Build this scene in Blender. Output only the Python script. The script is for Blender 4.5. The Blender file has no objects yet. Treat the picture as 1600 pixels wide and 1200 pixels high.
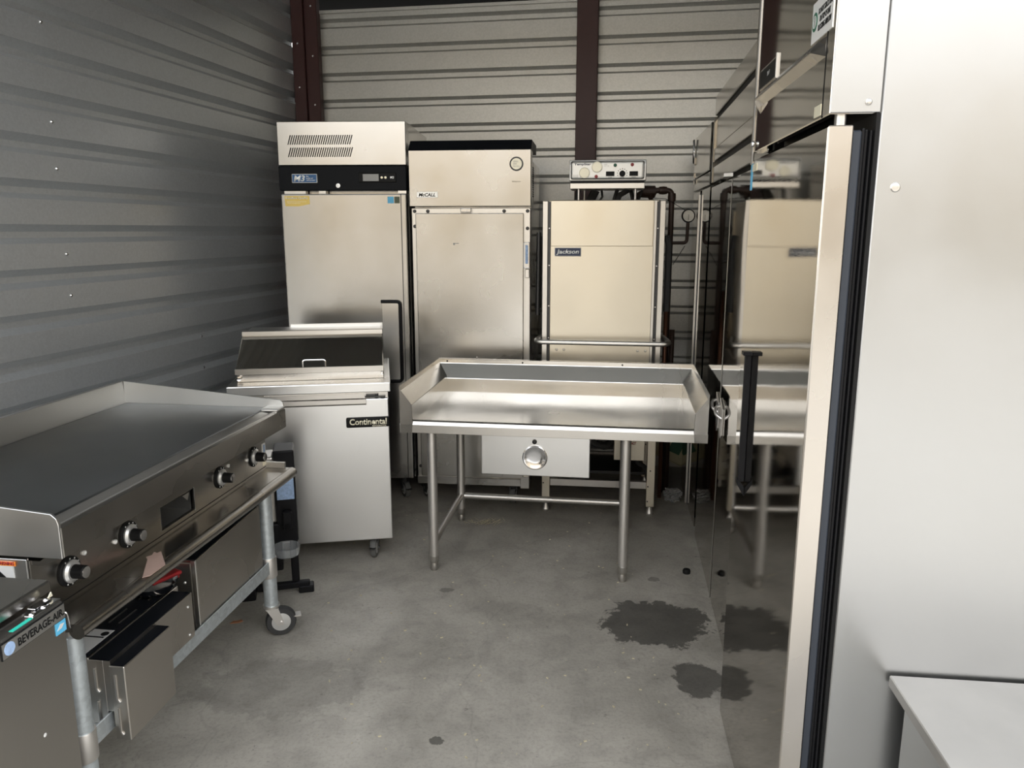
import bpy, bmesh, math, random
from mathutils import Vector, Matrix, Quaternion
random.seed(7)
R = math.radians
SC = bpy.context.scene
COL = SC.collection

# ------------------------------------------------------------------ camera, sky, sun, exposure
cd = bpy.data.cameras.new('camera'); cam = bpy.data.objects.new('camera', cd); COL.objects.link(cam)
cd.sensor_fit = 'HORIZONTAL'; cd.sensor_width = 36.0; cd.lens = 27.0; cd.clip_start = 0.02
cam.location = (0, 0, 1.45); cam.rotation_euler = (R(90 - 11.31), 0, 0)
SC.camera = cam
W = bpy.data.worlds.new('sky'); SC.world = W; W.use_nodes = True
nt = W.node_tree; nt.nodes.clear()
wo = nt.nodes.new('ShaderNodeOutputWorld'); bg = nt.nodes.new('ShaderNodeBackground')
tc = nt.nodes.new('ShaderNodeTexCoord'); sx = nt.nodes.new('ShaderNodeSeparateXYZ'); cr = nt.nodes.new('ShaderNodeValToRGB')
nt.links.new(tc.outputs['Generated'], sx.inputs[0]); nt.links.new(sx.outputs['Z'], cr.inputs[0])
cr.color_ramp.elements[0].position = 0.0; cr.color_ramp.elements[0].color = (1.0, 0.97, 0.92, 1)
cr.color_ramp.elements[1].position = 0.8; cr.color_ramp.elements[1].color = (0.84, 0.88, 0.95, 1)
nt.links.new(cr.outputs[0], bg.inputs['Color']); bg.inputs['Strength'].default_value = 2.4
nt.links.new(bg.outputs[0], wo.inputs[0])
sd = bpy.data.lights.new('sun', 'SUN'); sun = bpy.data.objects.new('sun', sd); COL.objects.link(sun)
sd.energy = 3.6; sd.angle = R(1.5); sd.color = (1.0, 0.95, 0.86)
sun.rotation_euler = Vector((0.22, -0.6, -2.1)).to_track_quat('-Z', 'Y').to_euler()
SC.view_settings.view_transform = 'Standard'; SC.view_settings.look = 'None'
SC.view_settings.gamma = 1; SC.view_settings.use_curve_mapping = False
SC.view_settings.exposure = 0.66

# ------------------------------------------------------------------ materials
def newmat(name):
    m = bpy.data.materials.new(name); m.use_nodes = True
    return m, m.node_tree, m.node_tree.nodes['Principled BSDF']
def plain(name, col, rough=0.5, metal=0.0, noise=0.0, nscale=20, bump=0.0, **kw):
    m, t, p = newmat(name)
    p.inputs['Base Color'].default_value = (*col, 1); p.inputs['Roughness'].default_value = rough
    p.inputs['Metallic'].default_value = metal
    for k, v in kw.items(): p.inputs[k.replace('_', ' ')].default_value = v
    if noise or bump:
        c = t.nodes.new('ShaderNodeTexCoord'); n = t.nodes.new('ShaderNodeTexNoise')
        n.inputs['Scale'].default_value = nscale; n.inputs['Detail'].default_value = 6
        t.links.new(c.outputs['Object'], n.inputs['Vector'])
        mx = t.nodes.new('ShaderNodeMix'); mx.data_type = 'RGBA'
        t.links.new(n.outputs['Fac'], mx.inputs['Factor'])
        mx.inputs['A'].default_value = (*[c_ * (1 - noise) for c_ in col], 1)
        mx.inputs['B'].default_value = (*[min(1, c_ * (1 + noise)) for c_ in col], 1)
        t.links.new(mx.outputs['Result'], p.inputs['Base Color'])
        if bump:
            b = t.nodes.new('ShaderNodeBump'); b.inputs['Strength'].default_value = 1; b.inputs['Distance'].default_value = bump
            t.links.new(n.outputs['Fac'], b.inputs['Height']); t.links.new(b.outputs[0], p.inputs['Normal'])
    return m
def steel(name, col, rough=0.25, var=0.08, grain=(1, 1, 60), gb=0.00002, wave=0.0012, wscale=2.2, smear=0.12, aniso=0.0):
    """brushed stainless sheet: fine grain, long soft waves in the sheet, wiped smears in colour and gloss"""
    m, t, p = newmat(name); L = t.links.new
    p.inputs['Metallic'].default_value = 1.0
    c = t.nodes.new('ShaderNodeTexCoord')
    n1 = t.nodes.new('ShaderNodeTexNoise'); n1.inputs['Scale'].default_value = 3.0; n1.inputs['Detail'].default_value = 3; n1.inputs['Distortion'].default_value = 0.0
    L(c.outputs['Object'], n1.inputs['Vector'])
    mp = t.nodes.new('ShaderNodeMapping'); mp.inputs['Scale'].default_value = grain; L(c.outputs['Object'], mp.inputs[0])
    n2 = t.nodes.new('ShaderNodeTexNoise'); n2.inputs['Scale'].default_value = 12; n2.inputs['Detail'].default_value = 3; L(mp.outputs[0], n2.inputs['Vector'])
    mx = t.nodes.new('ShaderNodeMix'); mx.data_type = 'RGBA'; L(n1.outputs['Fac'], mx.inputs['Factor'])
    mx.inputs['A'].default_value = (*[v * (1 - smear) for v in col], 1); mx.inputs['B'].default_value = (*[min(1, v * (1 + smear)) for v in col], 1)
    L(mx.outputs['Result'], p.inputs['Base Color'])
    mr = t.nodes.new('ShaderNodeMapRange'); L(n1.outputs['Fac'], mr.inputs['Value'])
    mr.inputs['From Min'].default_value = 0.3; mr.inputs['From Max'].default_value = 0.7
    mr.inputs['To Min'].default_value = rough - var; mr.inputs['To Max'].default_value = rough + var
    L(mr.outputs[0], p.inputs['Roughness'])
    n3 = t.nodes.new('ShaderNodeTexNoise'); n3.inputs['Scale'].default_value = wscale; n3.inputs['Detail'].default_value = 0; L(c.outputs['Object'], n3.inputs['Vector'])
    b1 = t.nodes.new('ShaderNodeBump'); b1.inputs['Strength'].default_value = 1; b1.inputs['Distance'].default_value = wave; L(n3.outputs['Fac'], b1.inputs['Height'])
    b2 = t.nodes.new('ShaderNodeBump'); b2.inputs['Strength'].default_value = 1; b2.inputs['Distance'].default_value = gb; L(n2.outputs['Fac'], b2.inputs['Height']); L(b1.outputs[0], b2.inputs['Normal'])
    L(b2.outputs[0], p.inputs['Normal'])
    return m
def galv(name, col, rough, scale=60, metal=0.85, amt=0.16):
    """spangled galvanised sheet"""
    m, t, p = newmat(name); L = t.links.new
    p.inputs['Metallic'].default_value = metal
    c = t.nodes.new('ShaderNodeTexCoord')
    v = t.nodes.new('ShaderNodeTexVoronoi'); v.inputs['Scale'].default_value = scale; L(c.outputs['Object'], v.inputs['Vector'])
    n = t.nodes.new('ShaderNodeTexNoise'); n.inputs['Scale'].default_value = 4; n.inputs['Detail'].default_value = 6; L(c.outputs['Object'], n.inputs['Vector'])
    bw = t.nodes.new('ShaderNodeSeparateXYZ'); L(v.outputs['Color'], bw.inputs[0])
    ad = t.nodes.new('ShaderNodeMath'); ad.operation = 'ADD'; L(bw.outputs[0], ad.inputs[0]); L(n.outputs['Fac'], ad.inputs[1])
    mr = t.nodes.new('ShaderNodeMapRange'); mr.inputs['From Max'].default_value = 1.7; mr.inputs['From Min'].default_value = 0.2; L(ad.outputs[0], mr.inputs['Value'])
    mx = t.nodes.new('ShaderNodeMix'); mx.data_type = 'RGBA'; L(mr.outputs[0], mx.inputs['Factor'])
    mx.inputs['A'].default_value = (*[x * (1 - amt) for x in col], 1); mx.inputs['B'].default_value = (*[min(1, x * (1 + amt)) for x in col], 1)
    L(mx.outputs['Result'], p.inputs['Base Color'])
    m2 = t.nodes.new('ShaderNodeMapRange'); m2.inputs['To Min'].default_value = rough - 0.018; m2.inputs['To Max'].default_value = rough + 0.018; L(bw.outputs[1], m2.inputs['Value'])
    L(m2.outputs[0], p.inputs['Roughness'])
    return m
M = {}
M['ss_warm'] = steel('stainless_upright', (0.50, 0.49, 0.47), 0.23, 0.05, wave=0.0014)
M['ss_mccall'] = steel('stainless_smudged', (0.52, 0.505, 0.475), 0.25, 0.07, wave=0.0022, wscale=2.6, smear=0.10)
M['ss_dish'] = steel('stainless_dull', (0.65, 0.60, 0.50), 0.36, 0.08, wave=0.0015, smear=0.10)
M['ss_prep'] = steel('stainless_matte', (0.76, 0.76, 0.75), 0.33, 0.05, wave=0.0006, smear=0.05, grain=(1, 1, 60))
M['ss_table'] = steel('stainless_worktop', (0.56, 0.545, 0.515), 0.22, 0.08, wave=0.0010, smear=0.14, grain=(1, 60, 60))
M['ss_mirror'] = steel('stainless_polished', (0.44, 0.415, 0.375), 0.045, 0.015, wave=0.0006, wscale=5, smear=0.05)
M['ss_dark'] = steel('stainless_dark', (0.37, 0.35, 0.315), 0.16, 0.04, wave=0.0006, smear=0.08)  # even darker brown steel for the right-hand hoods
M['ss_side'] = steel('stainless_side', (0.46, 0.465, 0.465), 0.34, 0.06, wave=0.008, wscale=1.3, smear=0.05)
M['ss_griddle'] = steel('stainless_griddle', (0.43, 0.41, 0.38), 0.27, 0.07, wave=0.0006, smear=0.14, grain=(1, 60, 60))
M['ss_counter'] = plain('stainless_scratched', (0.43, 0.415, 0.39), 0.42, 0.8, noise=0.12, nscale=9)
M['ss_splash'] = steel('stainless_splash', (0.60, 0.60, 0.585), 0.38, 0.08, wave=0.0006, smear=0.14)
M['ss_box'] = steel('stainless_fingerprinted', (0.52, 0.49, 0.45), 0.30, 0.10, wave=0.001, wscale=4, smear=0.20)
M['ss_bev'] = steel('stainless_brown_grey', (0.44, 0.42, 0.39), 0.34, 0.06, wave=0.0008, smear=0.06)
M['ss_edge'] = steel('stainless_edge', (0.62, 0.60, 0.565), 0.34, 0.05, wave=0.0004, smear=0.05)
M['chrome'] = plain('chrome', (0.75, 0.75, 0.76), 0.12, 1.0)
M['plate'] = steel('griddle_plate', (0.20, 0.21, 0.215), 0.36, 0.07, wave=0.0004, smear=0.25, grain=(1, 60, 1))
M['galv_tube'] = galv('galvanised_tube', (0.56, 0.61, 0.63), 0.45, 90, 0.75, 0.14)
M['galv_wall'] = galv('galvanised_wall_left', (0.55, 0.57, 0.58), 0.31, 130, 0.60, 0.06)
M['galv_back'] = galv('galvanised_wall_back', (0.47, 0.465, 0.44), 0.38, 130, 0.7, 0.08)
M['leg_ss'] = steel('stainless_leg', (0.72, 0.70, 0.67), 0.44, 0.05, wave=0.0001, smear=0.1)
M['primer'] = plain('red_primer', (0.045, 0.013, 0.012), 0.5, noise=0.15, nscale=30)
M['black'] = plain('black_plastic', (0.008, 0.008, 0.009), 0.38, Specular_IOR_Level=0.15)
M['blackpanel'] = plain('black_panel', (0.006, 0.007, 0.009), 0.4, Specular_IOR_Level=0.1)
M['gasket'] = plain('dark_gasket', (0.028, 0.033, 0.042), 0.42, Specular_IOR_Level=0.3)
M['rubber'] = plain('rubber_grey', (0.11, 0.11, 0.105), 0.7, noise=0.25, nscale=60)
M['rubberdark'] = plain('rubber_dark', (0.03, 0.03, 0.03), 0.7)
M['dark'] = plain('dark_void', (0.008, 0.008, 0.008), 0.7)
M['darkmetal'] = plain('dark_metal', (0.07, 0.07, 0.07), 0.45, 0.8)
M['white'] = plain('white_print', (0.92, 0.92, 0.90), 0.35, 0.45)
M['cream'] = plain('cream_sticker', (0.85, 0.80, 0.62), 0.4, 0.4)
M['blue'] = plain('badge_blue', (0.015, 0.10, 0.26), 0.35)
M['navy'] = plain('badge_navy', (0.008, 0.022, 0.065), 0.35)
M['cyan'] = plain('label_cyan', (0.10, 0.42, 0.66), 0.45)
M['bluetag'] = plain('tag_blue', (0.05, 0.22, 0.36), 0.45)
M['olive'] = plain('tag_olive', (0.06, 0.075, 0.04), 0.5)
M['gold'] = plain('gold_sticker', (0.62, 0.47, 0.14), 0.35, 0.5)
M['paleblue'] = plain('pale_blue', (0.30, 0.42, 0.62), 0.5, noise=0.5, nscale=90)
M['teal'] = plain('teal_tape', (0.02, 0.45, 0.33), 0.5)
M['red'] = plain('red_plastic', (0.28, 0.012, 0.015), 0.4)
M['orange'] = plain('warning_orange', (0.75, 0.22, 0.03), 0.5)
M['green'] = plain('green_print', (0.015, 0.10, 0.055), 0.5)
M['ink'] = plain('black_ink', (0.008, 0.008, 0.008), 0.5, Specular_IOR_Level=0.15)
M['pipe'] = plain('brown_pipe', (0.035, 0.018, 0.012), 0.5, 0.2, noise=0.3)
M['copper'] = plain('copper_pipe', (0.16, 0.07, 0.04), 0.45, 0.6)
M['dial'] = plain('dial_silver', (0.66, 0.66, 0.64), 0.35, 0.7)
M['face'] = plain('gauge_face', (0.74, 0.72, 0.60), 0.3, 0.4)
M['grey'] = plain('grey_print', (0.33, 0.33, 0.32), 0.5)
M['tape'] = plain('brown_tape', (0.36, 0.25, 0.205), 0.5, noise=0.15, nscale=30)
M['beige'] = plain('beige_plastic', (0.42, 0.40, 0.27), 0.55, noise=0.2, nscale=12)
M['straw'] = plain('dry_straw', (0.45, 0.40, 0.28), 0.8)
M['leaf'] = plain('dry_leaf', (0.30, 0.13, 0.06), 0.7)
M['clear'] = plain('clear_plastic', (0.9, 0.92, 0.93), 0.06, 0.0, Transmission_Weight=0.9, IOR=1.3)
M['stucco'] = plain('beige_stucco', (0.40, 0.335, 0.245), 0.9, noise=0.06, nscale=3)
M['rolldoor'] = plain('roll_door_paint', (0.31, 0.28, 0.23), 0.6, noise=0.05)
M['drive'] = plain('driveway_concrete', (0.40, 0.39, 0.37), 0.9, noise=0.12, nscale=2)

def concrete():
    m, t, p = newmat('concrete_floor'); L = t.links.new
    c = t.nodes.new('ShaderNodeTexCoord')
    def noise(s, d=8, dist=0.0, r=0.6):
        n = t.nodes.new('ShaderNodeTexNoise'); n.inputs['Scale'].default_value = s; n.inputs['Detail'].default_value = d
        n.inputs['Distortion'].default_value = dist; n.inputs['Roughness'].default_value = r; L(c.outputs['Object'], n.inputs['Vector']); return n.outputs['Fac']
    def ramp(f, stops):
        r = t.nodes.new('ShaderNodeValToRGB'); L(f, r.inputs[0])
        while len(r.color_ramp.elements) < len(stops): r.color_ramp.elements.new(0.5)
        for e, (q, v) in zip(r.color_ramp.elements, stops): e.position = q; e.color = (*v, 1) if isinstance(v, tuple) else (v, v, v, 1)
        return r.outputs[0]
    def mul(a, b, f=1.0):
        x = t.nodes.new('ShaderNodeMix'); x.data_type = 'RGBA'; x.blend_type = 'MULTIPLY'; x.inputs['Factor'].default_value = f
        L(a, x.inputs['A']); L(b, x.inputs['B']); return x.outputs['Result']
    base = ramp(noise(1.5, 10, 0.8), [(0.30, (0.44, 0.41, 0.35)), (0.52, (0.60, 0.56, 0.485)), (0.72, (0.74, 0.695, 0.605))])
    col = mul(base, ramp(noise(7, 9, 0.5), [(0.34, 0.80), (0.56, 1.0)]))
    col = mul(col, ramp(noise(90, 3), [(0.36, 0.88), (0.5, 1.0)]))
    col = mul(col, ramp(noise(26, 4, 0, 0.8), [(0.28, 0.5), (0.37, 1.0)]))
    col = mul(col, ramp(noise(16, 10, 2.5, 0.75), [(0.34, 0.84), (0.48, 1.0)]))
    # oil and water stains, each a wobbly patch at its own place on the slab
    def blob(cx, cy, rx, ry, lo, soft, grime, ns=9):
        mp = t.nodes.new('ShaderNodeMapping'); mp.vector_type = 'POINT'
        mp.inputs['Location'].default_value = (-cx / rx, -cy / ry, 0); mp.inputs['Scale'].default_value = (1 / rx, 1 / ry, 0); L(c.outputs['Object'], mp.inputs[0])
        ln = t.nodes.new('ShaderNodeVectorMath'); ln.operation = 'LENGTH'; L(mp.outputs[0], ln.inputs[0])
        n = noise(9 if rx > 0.1 else 38, 8, 0.3, 0.75)
        ma = t.nodes.new('ShaderNodeMath'); ma.operation = 'MULTIPLY_ADD'; L(n, ma.inputs[0]); ma.inputs[1].default_value = grime; L(ln.outputs['Value'], ma.inputs[2])
        return ramp(ma.outputs[0], [(0.5 + grime / 2 - 0.0, lo), (min(1.0, 0.5 + grime / 2 + soft), 1.0)]), ma.outputs[0]
    for (cx, cy, rx, ry, lo, soft, g) in ((0.53, 2.66, 0.38, 0.32, 0.30, 0.05, 0.95), (0.60, 2.60, 0.22, 0.24, 0.6, 0.25, 1.2),
                                         (0.615, 2.29, 0.16, 0.18, 0.33, 0.08, 0.9), (0.60, 3.03, 0.05, 0.04, 0.55, 0.1, 0.9), (-0.27, 2.93, 0.06, 0.035, 0.6, 0.1, 0.9),
                                         (-0.22, 1.98, 0.04, 0.035, 0.35, 0.1, 0.9), (-0.75, 2.25, 0.5, 0.3, 0.82, 0.2, 0.9), (-0.2, 2.45, 0.13, 0.08, 0.85, 0.1, 0.9)):
        b, _ = blob(cx, cy, rx, ry, lo, soft, g); col = mul(col, b)
    # hairline cracks
    v = t.nodes.new('ShaderNodeTexVoronoi'); v.feature = 'DISTANCE_TO_EDGE'; v.inputs['Scale'].default_value = 0.9
    nd = t.nodes.new('ShaderNodeTexNoise'); nd.inputs['Scale'].default_value = 3; L(c.outputs['Object'], nd.inputs['Vector'])
    va = t.nodes.new('ShaderNodeVectorMath'); va.operation = 'MULTIPLY_ADD'; L(nd.outputs['Color'], va.inputs[0]); va.inputs[1].default_value = (0.25, 0.25, 0.25); L(c.outputs['Object'], va.inputs[2])
    L(va.outputs[0], v.inputs['Vector'])
    col = mul(col, ramp(v.outputs['Distance'], [(0.0, 0.72), (0.003, 1.0)]), 0.45)
    L(col, p.inputs['Base Color'])
    rr = ramp(noise(4, 6), [(0.3, 0.42), (0.7, 0.62)]); L(rr, p.inputs['Roughness'])
    b = t.nodes.new('ShaderNodeBump'); b.inputs['Strength'].default_value = 0.5; b.inputs['Distance'].default_value = 0.002
    L(noise(60, 8), b.inputs['Height']); L(b.outputs[0], p.inputs['Normal'])
    return m
M['concrete'] = concrete()

# ------------------------------------------------------------------ mesh helpers
class G:
    def __init__(s): s.b = bmesh.new()
    def _bev(s, vs, w, seg=1):
        es = set()
        for v in vs: es.update(v.link_edges)
        bmesh.ops.bevel(s.b, geom=list(es), offset=w, segments=seg, affect='EDGES', profile=0.5)
    def box(s, x0, x1, y0, y1, z0, z1, bev=0.0, seg=1):
        vs = [s.b.verts.new((x, y, z)) for x in (x0, x1) for y in (y0, y1) for z in (z0, z1)]
        for f in ((0, 1, 3, 2), (4, 6, 7, 5), (0, 4, 5, 1), (2, 3, 7, 6), (0, 2, 6, 4), (1, 5, 7, 3)):
            s.b.faces.new([vs[i] for i in f])
        if bev: s._bev(vs, bev, seg)
        return s
    def prism(s, poly, axis, a, b, bev=0.0, seg=1):
        def P(u, v, w): return {'x': (w, u, v), 'y': (u, w, v), 'z': (u, v, w)}[axis]
        A = [s.b.verts.new(P(u, v, a)) for u, v in poly]; B = [s.b.verts.new(P(u, v, b)) for u, v in poly]
        n = len(poly)
        s.b.faces.new(A); s.b.faces.new(B[::-1])
        for i in range(n): s.b.faces.new((A[i], B[i], B[(i + 1) % n], A[(i + 1) % n]))
        if bev: s._bev(A + B, bev, seg)
        return s
    def tube(s, pts, r, n=14, cap=True, radii=None):
        pts = [Vector(p) for p in pts]; rings = []; q = None
        for i, p in enumerate(pts):
            d = (pts[min(i + 1, len(pts) - 1)] - pts[max(i - 1, 0)]).normalized()
            if q is None:
                up = Vector((0, 0, 1)) if abs(d.z) < 0.9 else Vector((1, 0, 0))
                u = d.cross(up).normalized()
            else: u = (u - d * u.dot(d)).normalized()
            q = 1; w = d.cross(u); rr = radii[i] if radii else r
            rings.append([s.b.verts.new(p + (u * math.cos(2 * math.pi * k / n) + w * math.sin(2 * math.pi * k / n)) * rr) for k in range(n)])
        for a, b in zip(rings, rings[1:]):
            for k in range(n):
                f = s.b.faces.new((a[k], a[(k + 1) % n], b[(k + 1) % n], b[k])); f.smooth = True
        if cap: s.b.faces.new(rings[0][::-1]); s.b.faces.new(rings[-1])
        return s
    def cyl(s, p0, p1, r, n=20, r2=None): return s.tube([p0, p1], r, n, True, [r, r if r2 is None else r2])
    def lathe(s, prof, o=(0, 0, 0), axis=(0, 0, 1), n=28):
        """prof = (radius, distance along the axis)"""
        ax = Vector(axis).normalized(); u = ax.orthogonal().normalized(); w = ax.cross(u); o = Vector(o); rings = []
        for r, h in prof:
            if r < 1e-6: rings.append([s.b.verts.new(o + ax * h)])
            else: rings.append([s.b.verts.new(o + ax * h + (u * math.cos(2 * math.pi * k / n) + w * math.sin(2 * math.pi * k / n)) * r) for k in range(n)])
        for a, b in zip(rings, rings[1:]):
            for k in range(n):
                k2 = (k + 1) % n
                vs = [a[k], a[k2], b[k2], b[k]] if len(a) > 1 and len(b) > 1 else ([a[0], b[k2], b[k]] if len(a) == 1 else [a[k], a[k2], b[0]])
                if len(a) == 1 and len(b) == 1: continue
                f = s.b.faces.new(vs); f.smooth = True
        if len(rings[0]) > 1: s.b.faces.new(rings[0][::-1])
        if len(rings[-1]) > 1: s.b.faces.new(rings[-1])
        return s
def rnd(pts, r, k=5):
    """round the inner corners of a polyline path"""
    P = [Vector(p) for p in pts]; out = [P[0]]
    for a, b, c in zip(P, P[1:], P[2:]):
        d1 = (a - b); d2 = (c - b); q = min(r, d1.length * .45, d2.length * .45); s0 = b + d1.normalized() * q; s1 = b + d2.normalized() * q
        for i in range(k + 1):
            t = i / k; out.append(s0 * (1 - t) ** 2 + b * 2 * t * (1 - t) + s1 * t * t)
    out.append(P[-1]); return out
def obj(name, g, mat, parent=None, loc=(0, 0, 0), rot=(0, 0, 0), label=None):
    bmesh.ops.recalc_face_normals(g.b, faces=g.b.faces)
    for e in g.b.edges:
        if len(e.link_faces) == 2 and e.calc_face_angle(0) > 0.55: e.smooth = False
    me = bpy.data.meshes.new(name); g.b.to_mesh(me); g.b.free(); me.materials.append(M[mat] if isinstance(mat, str) else mat)
    o = bpy.data.objects.new(name, me); COL.objects.link(o); o.location = loc; o.rotation_euler = rot
    if parent: o.parent = parent
    if label: o['label'] = label
    return o
def again(src, parent, loc, rot=None):
    c = src.copy(); COL.objects.link(c); c.parent = parent; c.location = loc
    if rot is not None: c.rotation_euler = rot
    return c
def thing(name, label, cat, loc=(0, 0, 0), rz=0.0, group=None):
    o = bpy.data.objects.new(name, None); COL.objects.link(o); o.location = loc; o.rotation_euler = (0, 0, R(rz)); o['label'] = label; o['category'] = cat
    o.empty_display_size = 0.1
    if group: o['group'] = group
    return o
def tag(o, label, cat, group=None):
    o['label'] = label; o['category'] = cat
    if group: o['group'] = group
    return o
def struct(name, g, mat, loc=(0, 0, 0), rz=0.0, label=None, cat=None):
    o = obj(name, g, mat, None, loc, (0, 0, R(rz))); o['kind'] = 'structure'
    if label: o['label'] = label
    if cat: o['category'] = cat
    return o
def text(s, h, w, mat, parent, loc, rot=(math.pi / 2, 0, 0), bold=0.0, shear=0.0, ext=0.0006, name='lettering', align='LEFT', space=1.0):
    """flat lettering lying in its local xy plane; capital height about h, total width fitted to w"""
    cu = bpy.data.curves.new('txt', 'FONT'); cu.body = s; cu.size = 1; cu.offset = bold; cu.shear = shear; cu.extrude = 0.0; cu.space_line = 1.0 * space; cu.resolution_u = 3
    cu.align_x = align
    to = bpy.data.objects.new('txt', cu); COL.objects.link(to)
    dg = bpy.context.evaluated_depsgraph_get(); me = bpy.data.meshes.new_from_object(to.evaluated_get(dg))
    bpy.data.objects.remove(to); bpy.data.curves.remove(cu)
    xs = [v.co.x for v in me.vertices]; ys = [v.co.y for v in me.vertices]
    x0, x1, y0, y1 = min(xs), max(xs), min(ys), max(ys)
    for v in me.vertices: v.co = ((v.co.x - x0) / (x1 - x0) * w, (v.co.y - y0) / (y1 - y0) * h, 0.0)
    b = bmesh.new(); b.from_mesh(me)
    r = bmesh.ops.extrude_face_region(b, geom=b.faces[:]); bmesh.ops.translate(b, vec=(0, 0, ext), verts=[e for e in r['geom'] if isinstance(e, bmesh.types.BMVert)])
    b.to_mesh(me); b.free(); me.materials.clear(); me.materials.append(M[mat]); me.name = name
    o = bpy.data.objects.new(name, me); COL.objects.link(o); o.parent = parent; o.location = loc; o.rotation_euler = rot
    return o
FR = (math.pi / 2, 0, 0)      # lettering on a face that looks to local -y
def screws(parent, pts, r=0.006, mat='chrome', axis=(0, -1, 0), name='screw'):
    f = None
    for p in pts:
        if f is None:
            f = obj(name, G().lathe([(r, 0), (r, r * 0.35), (r * 0.6, r * 0.7), (0, r * 0.8)], (0, 0, 0), axis, 10), mat, parent, p)
        else: again(f, parent, p)
def caster(parent, x, y, ztop, r=0.05, yaw=0, wheel='rubber', w=0.028, brake=True):
    c = G(); rt = r * 0.62
    c.lathe([(0.030, ztop), (0.030, ztop - 0.008), (0.022, ztop - 0.012), (0.022, ztop - 0.02)], (0, 0, 0), (0, 0, 1), 18)
    zt = max(ztop - 0.02, 2 * r + 0.004)
    for s in (-1, 1):
        c.prism([(-0.02, zt), (0.022, zt), (rt * 0.9 + 0.012, r - 0.01), (rt * 0.9 - 0.012, r - 0.012)], 'x', s * (w / 2 + 0.005) - 0.0015, s * (w / 2 + 0.005) + 0.0015)
    c.box(-w / 2 - 0.006, w / 2 + 0.006, -0.022, 0.024, zt - 0.003, zt)
    c.cyl((-w / 2 - 0.012, rt * .9, r), (w / 2 + 0.012, rt * .9, r), 0.006, 10)
    if brake: c.box(-w / 2, w / 2, rt + r * 0.75, rt + r * 1.25, r * 1.2, r * 1.2 + 0.005)
    o = obj('caster', c, 'darkmetal' if wheel == 'rubber' else 'leg_ss', parent, (x, y, 0), (0, 0, R(yaw)))
    g = G(); g.lathe([(r * 0.62, -w / 2), (r * 0.93, -w / 2), (r, -w / 4), (r, w / 4), (r * 0.93, w / 2), (r * 0.62, w / 2)], (0, rt * .9, r), (1, 0, 0), 28)
    obj('wheel', g, wheel, o)
    h = G(); h.lathe([(0, -w / 2 - 0.003), (r * 0.3, -w / 2 - 0.003), (r * 0.62, -w / 2 - .0005), (r * 0.62, w / 2 + .0005), (r * 0.3, w / 2 + .003), (0, w / 2 + 0.003)], (0, rt * .9, r), (1, 0, 0), 24)
    obj('hub', h, 'dial', o)
    return o

# ------------------------------------------------------------------ THE SETTING
g = G(); g.box(-6, 6, 0.9, 9, -0.12, 0); struct('floor', g, 'concrete')
g = G(); g.box(-30, 30, -30, 0.89, -0.14, -0.02); struct('driveway', g, 'drive')
def ribwall(L, T, top, pitch, up, flat, lo, depth=0.02, a0=0.0):
    """sheet steel with recessed horizontal ribs; local x along the wall, y away from the room"""
    g = G(); prof = []; z = T
    while z + pitch < top: z += pitch
    prof.append((0, top))
    while z > 0.12:
        if z < top: prof += [(0, z), (depth, z - up), (depth, z - up - flat), (0, z - up - flat - lo)]
        z -= pitch
    prof += [(0, 0), (0.045, 0), (0.045, top)]
    g.prism(prof, 'x', a0, L); return g
BW = (-1.31, 5.0, 0)
wl = struct('wall_left', ribwall(0.0, 1.472, 3.35, 0.161, 0.027, 0.022, 0.021, 0.036, -3.9), 'galv_wall', BW, 78)
screws(wl, [(x, 0, z) for x, zs in ((-2.02, (2.36, 2.20, 1.85, 1.68, 1.36, 1.20)), (-2.75, (1.74,)), (-1.2, (0.93, 0.77))) for z in zs], 0.007)
wb = struct('wall_back', ribwall(3.36, 2.544, 2.735, 0.1535, 0.017, 0.024, 0.014, 0.022), 'galv_back', BW, -9.5)
obj('flashing', G().box(0, 3.36, -0.012, 0.06, 2.725, 2.745, 0.002), 'galv_back', wb)
wr = struct('wall_right', ribwall(3.32, 1.472, 3.35, 0.161, 0.027, 0.022, 0.021, 0.036), 'galv_wall', (2.004, 4.446, 0), -102)
g = G(); g.prism([(-2.3, 1.19), (1.5, 1.19), (2.15, 4.45), (-1.3, 5.05)], 'z', 3.352, 3.5); struct('ceiling', g, 'galv_wall')
g = G(); g.box(-6, 6, 1.19, 9, 3.5, 3.6); struct('roof_sunblock', g, 'dark')  # roof slab added to block the sun, near-black over the dark void
g = G(); g.box(-6, 6, 9, 9.1, -0.1, 3.35); g.box(-6.1, -6, 1.2, 9.1, -0.1, 3.5); g.box(6, 6.1, 1.2, 9.1, -0.1, 3.5); struct('wall_sunblock', g, 'dark')  # enclosing walls added to keep sun out and close the void in near-black
g = G(); g.box(-6.1, -2.13, 1.10, 1.18, -0.1, 3.7); g.box(1.345, 6.1, 1.10, 1.18, -0.1, 3.7); g.box(-2.13, 1.345, 1.10, 1.18, 3.05, 3.7); struct('wall_front', g, 'stucco')
# steel posts and beam of the back partition
g = G(); g.box(1.712, 1.832, -0.075, -0.002, 0, 3.05, 0.003)
struct('trim_1', g, 'primer', BW, -9.5)
g = G(); g.box(0.0, 0.075, -0.075, -0.002, 0, 3.05, 0.003); g.box(0.075, 0.155, -0.055, -0.002, 0, 3.05, 0.003)
t2 = struct('trim_2', g, 'primer', BW, -9.5)
screws(t2, [(0.035, -0.075, z) for z in (2.05, 2.30, 2.55, 2.80)] + [(0.12, -0.055, z) for z in (2.2, 2.48, 2.76)], 0.006)
g = G(); g.box(0.155, 1.712, -0.055, -0.002, 2.815, 3.0, 0.003); struct('trim_3', g, 'primer', BW, -9.5)
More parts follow.
